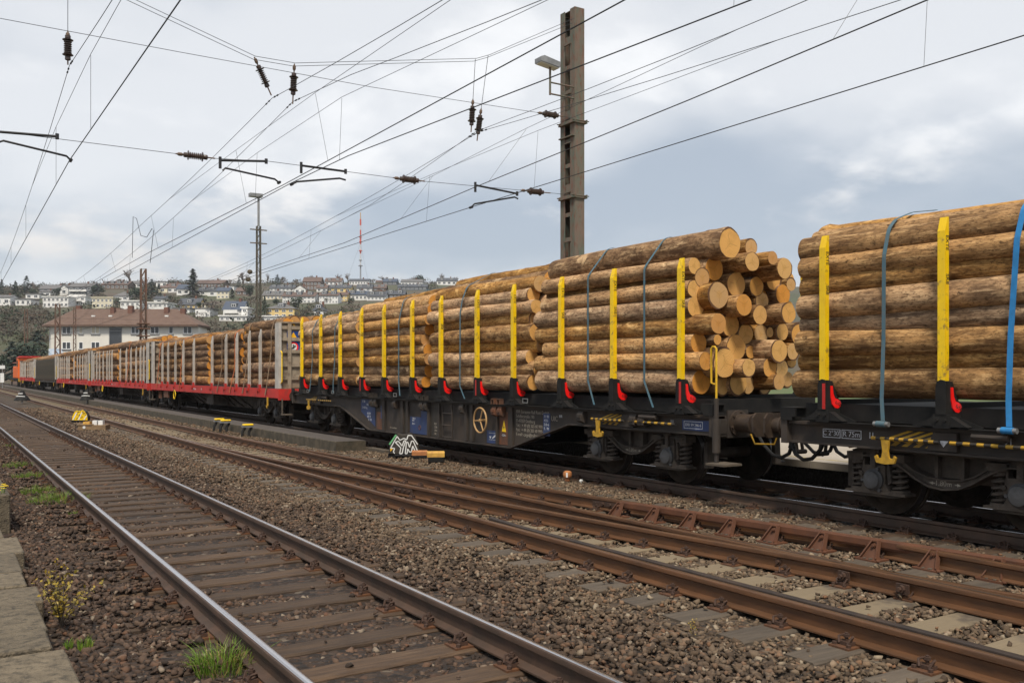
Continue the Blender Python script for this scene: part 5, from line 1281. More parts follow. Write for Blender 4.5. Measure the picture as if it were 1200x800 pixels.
for (tx,ty),(bx,by),lb in (((298,67),(318,112),'slanting ribbed insulator hanging left of its twin above the middle track'),((345,75),(343,122),'upright ribbed insulator hanging above the middle track'),((557,69.5),(552,155),'left of the two insulators on long rods near the tall mast'),((572,65),(559,165),'right, slanting one of the two insulators on long rods near the tall mast')):
    a, c = atS(tx,ty,SP), atS(bx,by,SP)
    a.z -= .0
    if (c-a).length > 1.2:
        m_ = c + (a-c).normalized()*.78; wire('hanger_rod', [a, m_], .007, parent=cs_); a = m_
    insulator(a, c, lb); hang.append(c)
c = atS(79.5,76,SP); a = c+Vector((0,0,.62)); wire('hanger_rod', [a, (a.x,SP,9.13)], .006, parent=cs_); insulator(a, c, 'ribbed insulator hanging above the near track at the upper left'); hang.append(c)
for pa, pb, lb in (((206,181),(252,187),'horizontal insulator in the lower cross wire left of the middle track'),((461,208.5),(498,212.5),'horizontal insulator in the lower cross wire between the tracks'),((610,225.5),(645,227.5),'horizontal insulator in the lower cross wire beside the tall mast'),((630,133.5),(660,138),'horizontal insulator in the upper cross wire beside the tall mast')):
    a, q = atS(*pa,SP), atS(*pb,SP); a.z = zl(a.x) if pa[1] > 160 else zu(a.x); q.z = zl(q.x) if pa[1] > 160 else zu(q.x)
    insulator(a, q, lb)
# steady arms on the lower cross wire
def arm(pts_top, pts_low, label):
    o = empty('steady_arm', (0, SP, 0), label=label, cat='steady arm', group='steady arms of the overhead line'); OO = Vector((0,SP,0))
    T = [atS(*p, SP)-OO for p in pts_top]; W = [atS(*p, SP)-OO for p in pts_low]
    b = MB(); b.tube(T, .024, 8); b.cyl(T[0]+Vector((0,0,.07)), T[0]-Vector((0,0,.16)), .03, n=8); b.cyl(T[-1]-Vector((0,0,.05)), T[-1]+Vector((0,0,.05)), .032, n=8); b.build('support_tube', M['wire'], o)
    b = MB(); b.tube(W, .020, 8); b.cyl(W[-1]+Vector((0,-.06,0)), W[-1]+Vector((0,.06,0)), .03, n=6); b.build('registration_tube', M['wire'], o)
    return W[-1]+OO
arm([(-8,154),(67,160)], [(-6,168),(4,165),(78,183),(83,188)], 'steady arm at the left edge above the near track')
arm([(258,188),(312,189)], [(261,200),(264,197),(322,210),(327,214)], 'long steady arm under the left insulators above the middle track')
arm([(353,194),(405,201)], [(405,211),(398,209),(348,213),(342,216)], 'steady arm reaching left just beside the thick contact wire')
arm([(557,217),(606,227)], [(607,233),(603,231),(556,239),(552,243)], 'steady arm beside the tall mast above the train')
# the lines along the tracks
def line(name, ctrl, sup, zc, label, zm=7.4, sag=1.25, y0=-30, y1=139, mpts=None, stitch=True):
    """contact wire through ctrl [(Y, X)], carried by a sagging messenger and droppers"""
    o = empty('overhead_line', (0,0,0), label=label, cat='overhead wires', group='overhead lines along the tracks')
    cx = lambda Y: float(np.interp(Y, [c[0] for c in ctrl], [c[1] for c in ctrl]))
    Ys = sorted(set([y0, y1]+[c[0] for c in ctrl if y0 < c[0] < y1]+[y0+2.5*i for i in range(int((y1-y0)/2.5))]))
    def zmf(Y):
        for a, c in zip(sup[:-1], sup[1:]):
            if a <= Y <= c: m_ = (a+c)/2; return zm-sag+sag*((Y-m_)/((c-a)/2))**2
        return zm-sag
    mxf = lambda Y: cx(Y)+float(np.interp(Y, sup, [(.0 if abs(s-SP) > 1 else (mpts or 0)) for s in sup]))
    b = MB(); b.tube([(cx(Y),Y,zc) for Y in Ys], .0085, 5); b.build('contact_wire', M['wire'], o)
    b = MB(); b.tube([(mxf(Y),Y,zmf(Y)) for Y in Ys], .0060, 5); b.build('messenger_wire', M['wirel'], o)
    for a, c in zip(sup[:-1], sup[1:]):
        n = 8; 
        for i in range(n):
            Y = a + (c-a)*(i+.5)/n
            if stitch and (i == 0 or i == n-1): continue
            if y0 < Y < y1 and Y > -6:
                b = MB(); b.tube([(cx(Y),Y,zc),(mxf(Y),Y,zmf(Y))], .0035, 4); b.build('dropper', M['wirel'], o)
    for s_ in sup:
        if stitch and s_ < 100:
            zz = zmf(s_)-.55
            P = [(mxf(s_-9), s_-9, zmf(s_-9)), (mxf(s_-2.5), s_-2.5, zz+.02), (mxf(s_+2.5), s_+2.5, zz), (mxf(s_+9), s_+9, zmf(s_+9))]
            b = MB(); b.tube(P, .0045, 5); b.build('stitch_wire', M['wirel'], o)
            for e in (-2.5, 2.5):
                if s_+e > -6: b = MB(); b.tube([(mxf(s_+e), s_+e, zz), (cx(s_+e), s_+e, zc)], .0035, 4); b.build('dropper', M['wirel'], o)
            if abs(s_-SP) < 1:
                for e in (-.35,-.18,.18,.35):
                    b = MB(); b.cyl((mxf(s_+e), s_+e-.03, zmf(s_+e)), (mxf(s_+e), s_+e+.03, zmf(s_+e)), .016, n=6); b.build('wire_clamp', M['wire'], o)
    return o
SUP = [-42.5, 18.5, 79, 140]
line('a', [(-42,2.75),(18.5,2.07),(79,2.75),(140,2.1)], SUP, 5.66, 'contact line over the near track at the left of the sky', y0=-20)
line('b', [(-42,5.75),(7.3,6.10),(18.5,6.08),(31,5.80),(79,5.6),(140,6.2)], SUP, 5.66, 'contact line over the middle track, the steepest of the lines right of it', mpts=-.25, y0=-20)
line('c', [(-42,12.6),(7.7,7.2),(15.6,6.32),(18.5,6.22),(79,6.35),(140,6.3)], SUP, 5.70, 'contact line following the diverging rails of the switch', mpts=.05, y0=-16)
line('d', [(-42,4.9),(9.7,9.1),(16.6,9.55),(25.7,10.3),(79,10.75),(140,10.8)], SUP, 5.66, 'contact line that drifts towards the train from the left of it', mpts=.95, y0=-14)
line('e', [(-42,10.75),(18.5,10.62),(79,10.9),(140,10.6)], SUP, 5.66, 'contact line over the log train', mpts=.1, y0=-18)
# looping jumper cable
o = empty('jumper_cable', (0,0,0), label='looped jumper cable hanging between two contact lines', cat='cable')
pp = [atD(154,300,6.1)] if False else None
P = [atD(x,y,6.0) for x, y in ((155,302),(156,254),(160,256),(165,276),(172,278),(178,268),(180,270),(176,308))]
b = MB(); b.tube(P, .010, 5); b.build('cable', M['wire'], o)
# lattice masts ahead
M['dmast'] = mat('dark_green_grey_steel', (.075,.075,.06), (.10,.075,.055), 2, .8)
def lattice(px, ytop, D, wpx, label, m='mastr', base=-.2, lamp=False, group=None):
    s = sD(px, D); zt = atD(px, ytop, D).z; sc_ = D/((px-VX)*CA); w = wpx*sc_
    o = empty('lattice_mast', (D, s, base), label=label, cat='mast', group=group); H = zt-base
    for ex in (-1,1):
        for ey in (-1,1):
            b = MB(); b.bar((ex*w/2,ey*w/2,0),(ex*w/2*.75,ey*w/2*.75,H),w*.19,w*.19); b.build('upright', M[m], o)
    b = MB(); n = max(5, int(H/(w*1.5))); 
    for i in range(n):
        z0, z1 = H*i/n, H*(i+1)/n; k0, k1 = 1-.25*i/n, 1-.25*(i+1)/n; e = 1 if i % 2 else -1
        for fy in (-1,1):
            b.bar((-e*w/2*k0,fy*w/2*k0,z0),(e*w/2*k1,fy*w/2*k1,z1),w*.10,w*.10); b.bar((fy*w/2*k0,-e*w/2*k0,z0),(fy*w/2*k1,e*w/2*k1,z1),w*.10,w*.10)
        b.bar((-w/2*k1,0,z1),(w/2*k1,0,z1),w*.06,w*.06)
    b.build('bracing', M[m], o); return o, s, H, w
m2, s2, H2, w2 = lattice(168, 315, 14.2, 7, 'rust-red lattice mast in front of the white building')
for z_ in (4.2,5.0,5.6,6.0): MB().box(-.45,.45,-.45,.45,z_,z_+.08).build('collar', M['mastr'], m2)
lattice(67.5, 356, 14.2, 6, 'grey-red lattice mast before the left end of the white building')
lattice(87.5, 360, 16.5, 3.2, 'slim ladder-like mast before the white building')
m4, s4, H4, w4 = lattice(30.5, 362, 14.6, 4, 'lattice mast with a side arm left of the white building')
MB().bar((0,0,H4-1.2),(3.4,0,H4-1.0),.08,.08).build('side_arm', M['mastr'], m4)
m5, s5, H5, w5 = lattice(303, 265, 16.3, 5.2, 'narrow lattice lamp mast with a flat lamp above the hillside', m='dmast')
for z_ in (H5-.25,H5-1.05): MB().box(-.5,.5,-.04,.04,z_,z_+.06).build('cross_arm', M['mast'], m5)
zt = atD(300,233,16.3).z+.2
MB().cyl((0,0,H5),(0,0,zt),.07,n=8).build('tube', M['grey'], m5)
MB().box(-.55,.2,-.2,.2,zt,zt+.2).build('lamp_head', M['grey'], m5)
for q, py in ((-.55,320),(-.65,329)):
    b = MB(); b.lathe([(.03,-.14),(.14,-.09),(.16,0),(.12,.09),(.03,.12)], (q,-.1,atD(300,py,16.3).z+.2), (0,0,1), 10); b.build('round_lamp', M['mossy'], m5)
sp2 = empty('cross_span', (0, s2, 0), label='second cross-span at the rust-red lattice mast', cat='overhead wires')
for z_, r in ((6.1,.008),(8.0,.008)): b = MB(); b.tube([(-12,0,z_),(4,0,z_-.05),(14.2,0,z_+.05)], r, 4); b.build('steady_wire', M['wirel'], sp2)
b = MB(); b.tube([(-12,0,12),(2.5,0,8.7),(6.3,0,8.0),(10.7,0,8.5),(14.2,0,10.2)], r, 4); b.build('cross_carrying_wire', M['wirel'], sp2)
# ------------------------------------------------------------------ lineside equipment
def hood(px0, px1, ytop, ybase, D, label, kind):
    """half-round sheet hood over a switch lever weight"""
    pc = atG((px0+px1)/2, ybase, -.17) if D is None else atD((px0+px1)/2, ybase, D)
    sc_ = pc.x/(((px0+px1)/2-VX)*CA); w = (px1-px0)*sc_*.98; h = (ybase-ytop)*sc_
    o = empty('switch_lever_hood', pc, label=label, cat='switch lever'); o.rotation_euler = (0,0,-ALPHA+R(4))
    poly = [(-.5,.12),(-.46,.45),(-.34,.80),(-.20,.97),(-.08,.93),(.08,.93),(.20,1.0),(.36,.82),(.47,.5),(.5,.12)]
    P = [(x*w, z*h) for x, z in poly]; b = MB(); b.prism(P, 'y', -.03, .34*w)
    base = {'striped': 'hazard_black', 'graffiti': 'hazard_black'}[kind]
    hd = b.build('sheet_hood', M[base], o, bevel=.01)
    b = MB(); b.box(-.52*w,.40*w,.0,.3*w,-.05,.115*h); b.cyl((-.3*w,-.02,.03),(.3*w,-.02,.03),.035,n=8); b.build('lever_base', M['black'], o)
    f = -.036
    def quad(b, p, q, t):
        (x0,z0),(x1,z1) = p, q; d = Vector((x1-x0, z1-z0)); nrm = Vector((-d.y, d.x)).normalized()*t/2
        b.prism([(x0+nrm.x,z0+nrm.y),(x0-nrm.x,z0-nrm.y),(x1-nrm.x,z1-nrm.y),(x1+nrm.x,z1+nrm.y)], 'y', f-.003*len(b.f)/6000, -.0305)
    if kind == 'graffiti':
        b = MB()
        S = [[(-.42,.40),(-.22,.86),(-.13,.70),(-.0,.78),(.09,.72),(.13,.90),(.24,.90),(.44,.52)],          # outer outline
             [(-.44,.38),(-.30,.36),(-.34,.22),(-.30,.15)],
             [(-.28,.62),(-.10,.38),(-.14,.14),(-.06,.14),(-.02,.40),(.06,.68),(.0,.68),(-.06,.46),(-.18,.66),(-.28,.62)],        # Y
             [(.04,.14),(.08,.62),(.12,.62),(.18,.40),(.24,.66),(.30,.66),(.43,.26),(.38,.18),(.28,.46),(.24,.22),(.18,.20),(.12,.34),(.10,.14),(.04,.14)]]  # M
        for st in S:
            for p, q in zip(st[:-1], st[1:]): quad(b, (p[0]*w,p[1]*h), (q[0]*w,q[1]*h), .032*w)
        b.build('lettering', M['white'], o)
        b = MB(); quad(b, (-.47*w,.52*h), (-.25*w,.93*h), .05*w); b.build('green_edge', mat('green_spray',(.12,.38,.16),None,3,.6), o)
        b = MB(); b.prism([(-.44*w,.22*h),(-.36*w,.34*h),(-.43*w,.44*h)], 'y', f, -.0305); b.build('orange_patch', M['signyel'], o)
    else:
        b = MB(); inner = [(x*.93, .10+z*.88) for x, z in P]; b.prism([(x, .02*h+z*.97) for x, z in [(p[0]*.94,p[1]) for p in P]], 'y', -.034, -.0301); b.build('yellow_face', M['yellow'], o)
        b = MB()
        for x in (-.34,-.02,.30): b.prism([(x*w-.09*w,.16*h),(x*w-.02*w,.16*h),(min(x+.19,.45)*w,(.78 if x < .2 else .52)*h),(min(x+.13,.40)*w,(.80 if x < .2 else .55)*h)], 'y', -.0385, -.0345)
        b.build('white_stripe', M['white'], o)
        b = MB(); rg = random.Random(2)
        for k in range(26):
            x, z = rg.uniform(-.4,.36)*w, rg.uniform(.2,.82)*h
            if abs(x) < .42*w-(z/h-.5)*.2*w: b.prism([(x,z),(x+.03*w,z-.015*h),(x+.07*w,z+.07*h),(x+.04*w,z+.09*h)], 'y', -.0372, -.0345)
        b.build('black_fleck', M['hazard_black'], o)
    return o, w, h
hood(455, 492, 507, 535, None, 'black switch lever hood sprayed with white letters YM', 'graffiti')
hood(84, 103.5, 480, 494, None, 'half-round hood with yellow and white stripes between the tracks', 'striped')
def block(px0, px1, y0, ytopbase, ybase, label, mt, mb):
    pc = atG((px0+px1)/2, ybase, -.18); sc_ = pc.x/(((px0+px1)/2-VX)*CA); w = (px1-px0)*sc_; h = (ybase-y0)*sc_; hb = (ybase-ytopbase)*sc_
    o = empty('weight_block', pc, label=label, cat='switch weight', group='switch weight blocks'); o.rotation_euler = (0,0,-ALPHA+R(8))
    MB().box(-w*.40,w*.46,0,w*.55,0,hb).build('base_block', M[mb], o, bevel=.01)
    b = MB()
    for k in range(2): b.prism([(k*w*.28,hb),(k*w*.28+w*.26,hb),(k*w*.28+w*.26,h*.86),(k*w*.28+w*.20,h),(k*w*.28+w*.06,h),(k*w*.28,h*.86)], 'x', -w*.46, w*.5)
    b.build('top_bar', M[mt], o)
M['orangebar'] = mat('rusty_orange_paint',(.42,.17,.055),(.30,.11,.04),9,.7)
M['yelbar'] = mat('worn_yellow_paint',(.62,.36,.06),(.40,.20,.05),9,.7)
block(482, 501, 528, 533.5, 537, 'orange switch weight right beside the hood with white letters', 'orangebar', 'black')
block(500, 521, 529, 535.5, 541.5, 'yellow-brown switch weight right of the orange one', 'yelbar', 'black')
M['woodbox'] = mat('brown_box_wood',(.25,.16,.08),(.17,.11,.06),5,.8)
pc = atG(108, 503.5, -.19); sc_ = pc.x/((108-VX)*CA)
o = empty('switch_box', pc, -ALPHA+R(6), label='low brown switch box beside the striped hood', cat='switch box')
b = MB(); b.box(-16*sc_,15*sc_,0,.5,0,5.5*sc_); b.box(-16.3*sc_,-.5*sc_,-.02,.52,5.5*sc_,6.6*sc_); b.build('casing', M['woodbox'], o)
b = MB(); b.box(-11*sc_,-3.6*sc_,.06,.3,6.6*sc_,9.5*sc_); b.build('yellow_weight', M['yelbar'], o)
b = MB(); b.box(-2*sc_,3*sc_,.2,.42,5.5*sc_,10.5*sc_); b.box(4.4*sc_,9.5*sc_,.2,.42,5.5*sc_,10.5*sc_); b.build('white_weight', M['white'], o)
MB().cyl((-9*sc_,-.002,3*sc_),(-9*sc_,-.012,3*sc_),.05,n=10).build('round_badge', M['white'], o)
def cone_lever(px, ytop, ybrim, ybase, half, label):
    pc = atG(px, ybase, -.15); s_ = pc.x/((px-VX)*CA)
    o = empty('switch_lamp', pc, -ALPHA, label=label, cat='switch signal', group='black hooded switch signals')
    h = (ybase-ytop)*s_; hb = (ybase-ybrim)*s_; w = half*s_
    MB().cyl((0,0,0),(0,0,h*.96),.055,n=10).build('white_post', M['white'], o)
    b = MB(); b.lathe([(w,hb*.9),(w*.98,hb*1.15),(w*.62,hb+(h-hb)*.42),(w*.5,hb+(h-hb)*.5),(w*.42,hb+(h-hb)*.62),(w*.22,h*.94),(.05,h)], (0,0,0), (0,0,1), 16); b.build('black_hood', M['black'], o)
    b = MB(); P = [(w*1.02*math.sin(t)*(.66), -w*1.02*math.cos(t)*.66, hb+(h-hb)*.38+.02*math.cos(t*2)) for t in [R(-75+10*i) for i in range(14)]]
    b.tube(P, .035, 6); P = [(w*.42*math.sin(t), -w*.42*math.cos(t), hb+(h-hb)*.66) for t in [R(-60+12*i) for i in range(9)]]; b.tube(P, .035, 6); b.build('white_band', M['white'], o)
cone_lever(26, 457, 469, 472, 9, 'black-hooded switch signal on a short white post at the far left')
cone_lever(102, 456, 468.5, 472, 8, 'black-hooded switch signal standing before the red wagons')
def bollard(px, label, py=497):
    pc = atD(px, py, 8.25); pc.z = -.18; s_ = 8.25/((px-VX)*CA); o = empty('cable_bollard', pc, R(8), label=label, cat='cable post', group='cable posts with yellow caps'); h = 14.5*s_
    b = MB()
    for x in (-.11,.11): b.tube([(x-.10,-.05,0),(x-.08,-.02,h*.35),(x,0,h*.6),(x,0,h*.78)], .045, 8)
    b.build('bent_pipe', M['black'], o); MB().box(-.17,.17,-.09,.09,h*.70,h*.82).build('grey_cap', M['grey'], o)
    b = MB(); b.box(-.17,.17,-.09,.09,h*.82,h*.98); b.build('yellow_cap', M['yellow'], o, bevel=.03)
bollard(257, 'leftmost of the three yellow-capped cable posts'); bollard(264.5, 'middle one of the three yellow-capped cable posts', 498.5); bollard(290.5, 'rightmost yellow-capped cable post standing alone', 504)
pc = atG(665, 563, -.17); o = empty('marker_post', pc, -ALPHA, label='small orange and white marker knob on the ballast by the train', cat='marker')
b = MB(); b.lathe([(.05,0),(.05,.04),(.075,.06),(.085,.11),(.075,.16),(.04,.18)], (0,0,0), (0,0,1), 12); b.build('orange_knob', M['orangebar'], o)
b = MB(); b.box(-.03,.0,-.088,-.06,.07,.15); b.build('white_patch', M['white'], o)
for px, py, r, lb in ((681,563.5,.036,'pale white stone by the small orange marker'),(345,703,.0,'') ):
    if r: pc = atG(px, py, -.18); b = MB(); b.lathe([(.02,-.04),(r,.0),(r*.9,r*.6),(.02,r*.9)], (0,0,0), (.2,.1,1), 7, False); b.build('white_stone', M['white'], None, pc, label=lb, cat='stone')
# dwarf signal far left
pc = Vector((1.2, sD(2,1.2) if False else 60, 0)); pc = atG(3, 456, -.2)
o = empty('dwarf_signal', pc, -ALPHA, label='small white signal board on a post at the left edge', cat='signal'); s_ = pc.x/((3-VX)*CA)
MB().cyl((0,0,0),(0,0,30*s_),.05,n=8).build('post', M['grey'], o); MB().box(-3*s_,3*s_,-.06,0,24*s_,28*s_).build('upper_board', M['white'], o); MB().box(-2.5*s_,2*s_,-.06,0,8*s_,19*s_).build('lower_board', M['white'], o)
# ------------------------------------------------------------------ plants by the track
def tuft(name, p, w, h, n, label, m='grass', lean=.35, m2='straw', frac=.12, seed=0, group=None):
    rg = random.Random(seed); b = MB()
    for i in range(n):
        b.mi = 1 if rg.random() < frac else 0
        a = rg.uniform(0,6.28); rr = w*math.sqrt(rg.random()); x, y = rr*math.cos(a), rr*math.sin(a)
        hh = h*rg.uniform(.45,1.1)*(1-.45*rr/w) * (.6 if b.mi else 1); t = a+rg.uniform(-1.2,1.2); l = hh*rg.uniform(.1,lean)*(1+rr/w)*(1.8 if b.mi else 1); ww = rg.uniform(.0018,.0038)
        q = rg.uniform(0,3.14); dx, dy = ww*math.cos(q), ww*math.sin(q); lx, ly = l*math.cos(t), l*math.sin(t)
        b.add([(x-dx,y-dy,-.03),(x+dx,y+dy,-.03),(x+dx*.8+lx*.35,y+dy*.8+ly*.35,hh*.6),(x-dx*.8+lx*.35,y-dy*.8+ly*.35,hh*.6),(x+lx,y+ly,hh)], [(0,1,2,3),(3,2,4)])
    return b.build(name, [M[m], M[m2]], None, p, label=label, cat='grass', group=group)
tuft('grass_tuft', atG(262, 780, -.19), .20, .22, 380, 'bright green grass tuft beside the near rail in the foreground', seed=1, lean=.9, frac=.22)
tuft('grass_tuft', atG(100, 757, -.19), .05, .10, 70, 'small green tuft on the brown ballast beside the kerb', seed=2)
tuft('grass_tuft', atG(80, 757, -.19), .03, .09, 30, 'tiny weak tuft close to the kerb stones', seed=3)
for i, (px, py, w_, h_, lb) in enumerate(((68,588,.42,.22,'widest green grass tuft left of the near track'),(46,578,.26,.20,'green grass tuft left of the widest one'),(38,560,.34,.17,'green grass tuft behind the others left of the near track'),(22,547,.30,.16,'small grass tuft farther along left of the near track'),(14,524,.2,.14,'farthest small grass tuft left of the near track'),(88,603,.10,.07,'low sparse tuft nearest of the far tufts by the rail'))):
    tuft('grass_tuft', atG(px,py,-.2), w_, h_, int(1100*w_), lb, seed=10+i, lean=.6)
tuft('grass_tuft', atG(975,572,-.2)+Vector((.35,0,0)), .25, .32, 240, 'green tuft in the shade behind the rails under the right wagon', seed=30)
tuft('grass_tuft', atG(856,556,-.2)+Vector((.1,0,0)), .22, .20, 200, 'green weeds in the shade under the coupling', seed=31)
def shrub(p, h, n, label, seed, m='leafy', spread=.5, leaf=.018):
    rg = random.Random(seed); o = empty('wild_shrub', p, label=label, cat='plant'); bs = MB(); bl = MB()
    for i in range(n):
        a = rg.uniform(0,6.28); l = h*rg.uniform(.55,1.05); e = l*spread*rg.uniform(.1,1)
        pts = [(0,0,-.02)]; 
        for k in range(1,7): t = k/6; pts.append((e*t**1.3*math.cos(a)+rg.uniform(-.006,.006), e*t**1.3*math.sin(a)+rg.uniform(-.006,.006), l*t))
        bs.tube(pts, [.004,.0035,.003,.0028,.0025,.002,.0012], 4)
        for k in range(2,7):
            for q in range(5):
                c = Vector(pts[k])+Vector((rg.uniform(-.02,.02),rg.uniform(-.02,.02),rg.uniform(-.03,.02))); d = Vector((rg.uniform(-1,1),rg.uniform(-1,1),rg.uniform(-.3,.8))).normalized(); s_ = d.cross(Vector((rg.uniform(-1,1),rg.uniform(-1,1),1))).normalized(); L_ = leaf*rg.uniform(.7,1.4)
                bl.add([c, c+d*L_*.5+s_*L_*.3, c+d*L_, c+d*L_*.5-s_*L_*.3], [(0,1,2,3)])
    bs.build('stem', M['trunk'], o); bl.build('foliage', M[m], o)
shrub(atG(72, 735, -.19), .46, 16, 'small wild shrub with olive-yellow leaves beside the kerb stones', 4, spread=.9, leaf=.030)
shrub(atG(812, 746, -.19), .13, 2, 'single yellow-green weed in the ballast between the tracks', 5, spread=.1, leaf=.016)
pf = Vector((.60, 12.95, .27)); o = empty('yellow_flowers', pf, label='yellow flowering plant on the raised platform edge at the left', cat='plant')
rg = random.Random(8); bl = MB(); bs = MB()
for i in range(26):
    c = Vector((rg.uniform(-.16,.14), rg.uniform(-.1,.5), rg.uniform(.02,.11))); bs.tube([(c.x*.8,c.y*.8,-.01), c], .003, 4)
    for k in range(6): t = k*1.05; bl.add([c, c+Vector((.022*math.cos(t),.022*math.sin(t),.008)), c+Vector((.03*math.cos(t+.5),.03*math.sin(t+.5),.004)), c+Vector((.022*math.cos(t+1),.022*math.sin(t+1),.008))], [(0,1,2,3)])
bl.build('petals', M['flower'], o); bs.build('stem', M['grass'], o)
# ------------------------------------------------------------------ hillside, houses, trees
hx = [-700+14*i for i in range(150)]; hz = [150+6*i for i in range(85)] + [665+25*i for i in range(40)]
vs = []
for z_ in hz:
    for x_ in hx:
        k = max(1, z_/650); xc = x_*k; X = xc*CA+z_*SA; Y = -xc*SA+z_*CA; vs.append((X, Y, hill_h(X, Y)))
nx = len(hx); fs = [(j*nx+i, j*nx+i+1, (j+1)*nx+i+1, (j+1)*nx+i) for j in range(len(hz)-1) for i in range(nx-1)]
me = bpy.data.meshes.new('hill'); me.from_pydata(vs, [], fs); me.materials.append(M['hill']); me.polygons.foreach_set('use_smooth', [True]*len(fs)); inst('hill', me, kind='structure')
WMESH = {}
def window_mesh(w, h, mull=True):
    k = (round(w,1), round(h,1), mull)
    if k not in WMESH:
        b = MB(); w_, h_ = k[0], k[1]; b.box(-w_/2,w_/2,-.06,.02,-h_/2,h_/2); b.mi = 1; f = .09
        if mull: b.box(-w_/2+f,-f/2,-.075,-.061,-h_/2+f,h_/2-f); b.box(f/2,w_/2-f,-.075,-.061,-h_/2+f,h_/2-f)
        else: b.box(-w_/2+f,w_/2-f,-.075,-.061,-h_/2+f,h_/2-f)
        WMESH[k] = b.mesh('window', [M['winframe'], M['glass']])
    return WMESH[k]
RECT = []
def house(x0, x1, ye, yb, rp, kind, wall, roof, label, rot=0, bal=0, cols=None, rows=None, dep=None, chim=1, dormer=0):
    """house seen between pixel columns x0 and x1, eaves at ye, foot at yb, roof rp pixels high"""
    P, zc = on_hill((x0+x1)/2, yb); RECT.append((x0-1.5, x1+1.5, ye-rp, yb+1.5, zc)); k = zc/FPX; w = (x1-x0)*k; h = (yb-ye)*k; rh = rp*k
    d = dep or min(max(7.5, w*.7), 13)
    o = empty('house', P, -ALPHA+R(rot), label=label, cat='house', group='houses on the hillside')
    b = MB(); b.box(-w/2,w/2,0,d,-6,h); wl = b.build('wall', M[wall], o)
    e = .35; b = MB()
    if kind == 'flat': b.box(-w/2-e,w/2+e,-e,d+e,h,h+.35)
    elif kind == 'gable': b.prism([(-e,h-.15),(-e,h+.05),(d/2,h+rh+.1),(d+e,h+.05),(d+e,h-.15),(d/2,h+rh-.12)], 'x', -w/2-e, w/2+e)
    elif kind == 'front': b.prism([(-w/2-e,h-.2),(-w/2-e,h),(0,h+rh+.1),(w/2+e,h),(w/2+e,h-.2),(0,h+rh-.12)], 'y', -e, d+e)
    elif kind == 'hip':
        i = min(w,d)*.42
        b.add([(-w/2-e,-e,h),(w/2+e,-e,h),(w/2+e,d+e,h),(-w/2-e,d+e,h),(-w/2+i,d/2,h+rh),(w/2-i,d/2,h+rh)], [(0,1,5,4),(1,2,5),(2,3,4,5),(3,0,4),(3,2,1,0)])
    rf = b.build('roof', M[roof], o)
    if kind == 'gable':
        for sx in (-1,1): b = MB(); b.prism([(0.02,h-.1),(d/2,h+rh-.1),(d-.02,h-.1)], 'x', min(sx*w/2,sx*(w/2-.2)), max(sx*w/2,sx*(w/2-.2))); b.build('gable_wall', M[wall], o)
    if kind == 'front': MB().prism([(-w/2,h-.2),(0,h+rh-.12),(w/2,h-.2)], 'y', 0, d).build('gable_wall', M[wall], o)
    rows = rows or max(1, round(h/2.9)); cols = cols or max(1, round(w/3.4)); hh = h/rows
    for r in range(rows):
        for c in range(cols):
            x = -w/2 + w*(c+.5)/cols; ww = min(1.7, w/cols*.55); inst('window', window_mesh(ww, min(1.5, hh*.5)), (x, -.03, hh*(r+.52)), wl)
    if kind == 'front' and rh > 2.5: inst('window', window_mesh(1.1,1.2), (0,-.03,h+rh*.3), wl)
    if bal:
        for r in range(rows):
            if rows > 1 and r == 0 and bal == 1: continue
            b = MB(); b.box(-w*.42,w*.30,-1.3,-.02,hh*r-.1,hh*r+.05); b.box(-w*.42,w*.30,-1.3,-1.22,hh*r+.05,hh*r+.95); b.build('balcony', M['h_white'], o)
    if chim and kind in ('gable','hip','front'): MB().box(w*.15,w*.15+.7,d*.5-.35,d*.5+.35,h+rh*.6,h+rh+.9).build('chimney', M['chim'], rf)
    for q in range(dormer):
        x = -w/2+w*(q+.5)/dormer; dm = MB().box(x-1.0,x+1.0,d*.10,d*.35,h+rh*.22,h+rh*.22+1.5).build('dormer', M['h_slatew'], rf); inst('window', window_mesh(1.3,.9), (x,d*.10-.02,h+rh*.22+.8), dm)
    return o
H = house
H(-6,12,348,358,3,'gable','h_white','r_grey','white gabled house at the far left edge of the hillside')
H(18,36,350.5,358,0,'flat','h_white','r_grey','low white flat-roofed house at the left end of the hillside',cols=3,rows=1)
H(30,46,344.5,350,0,'flat','h_white','r_grey','white flat-roofed house stepped above the low one at the left',rows=1)
H(46,59,341.5,348,2,'gable','h_white','r_grey','small white house under the long grey roof')
H(46,76,338.5,343.5,5.5,'gable','h_slatew','r_grey','house with a long grey roof near the left skyline',cols=4,rows=1)
H(70,80,337.5,346,4,'front','h_white','r_grey','white gable-fronted half of the chalet on the skyline')
H(80,108,336,347,5,'gable','h_slatew','r_grey','dark slate-clad chalet with white balconies on the skyline',bal=2,cols=4,rows=2)
H(50,80,348,360,0,'flat','h_white','h_white','long white modern house with a band of windows',cols=6,rows=2)
H(80,100,347.5,358,0,'flat','h_white','h_white','white modern house right of the long one',cols=3,rows=2,bal=1)
H(108,132,349,361,0,'flat','h_cream','h_cream','cream flat-roofed house with dark lower windows',cols=5,rows=2)
H(119,150,333.5,339,5,'gable','h_brown','r_brown','brown terrace house with white dormers on the skyline',cols=6,rows=1,dormer=4)
H(133,151,347,352,6,'hip','h_white','r_grey','house with a broad grey hipped roof above the white building',rows=1)
H(141,164,353,366,0,'flat','h_white','h_white','white cube-shaped house behind the chimneys of the white building',cols=4,rows=2)
H(152,166,332,337,3.5,'gable','h_white','r_grey','white house just left of the rust-red mast top')
H(174,196,355,366,0,'flat','h_white','h_white','white flat-roofed house right of the rust-red mast',cols=4,rows=2)
H(180,193,350,356,4,'gable','h_white','r_slate','stepped white house with a slate roof above the flat one',rows=1)
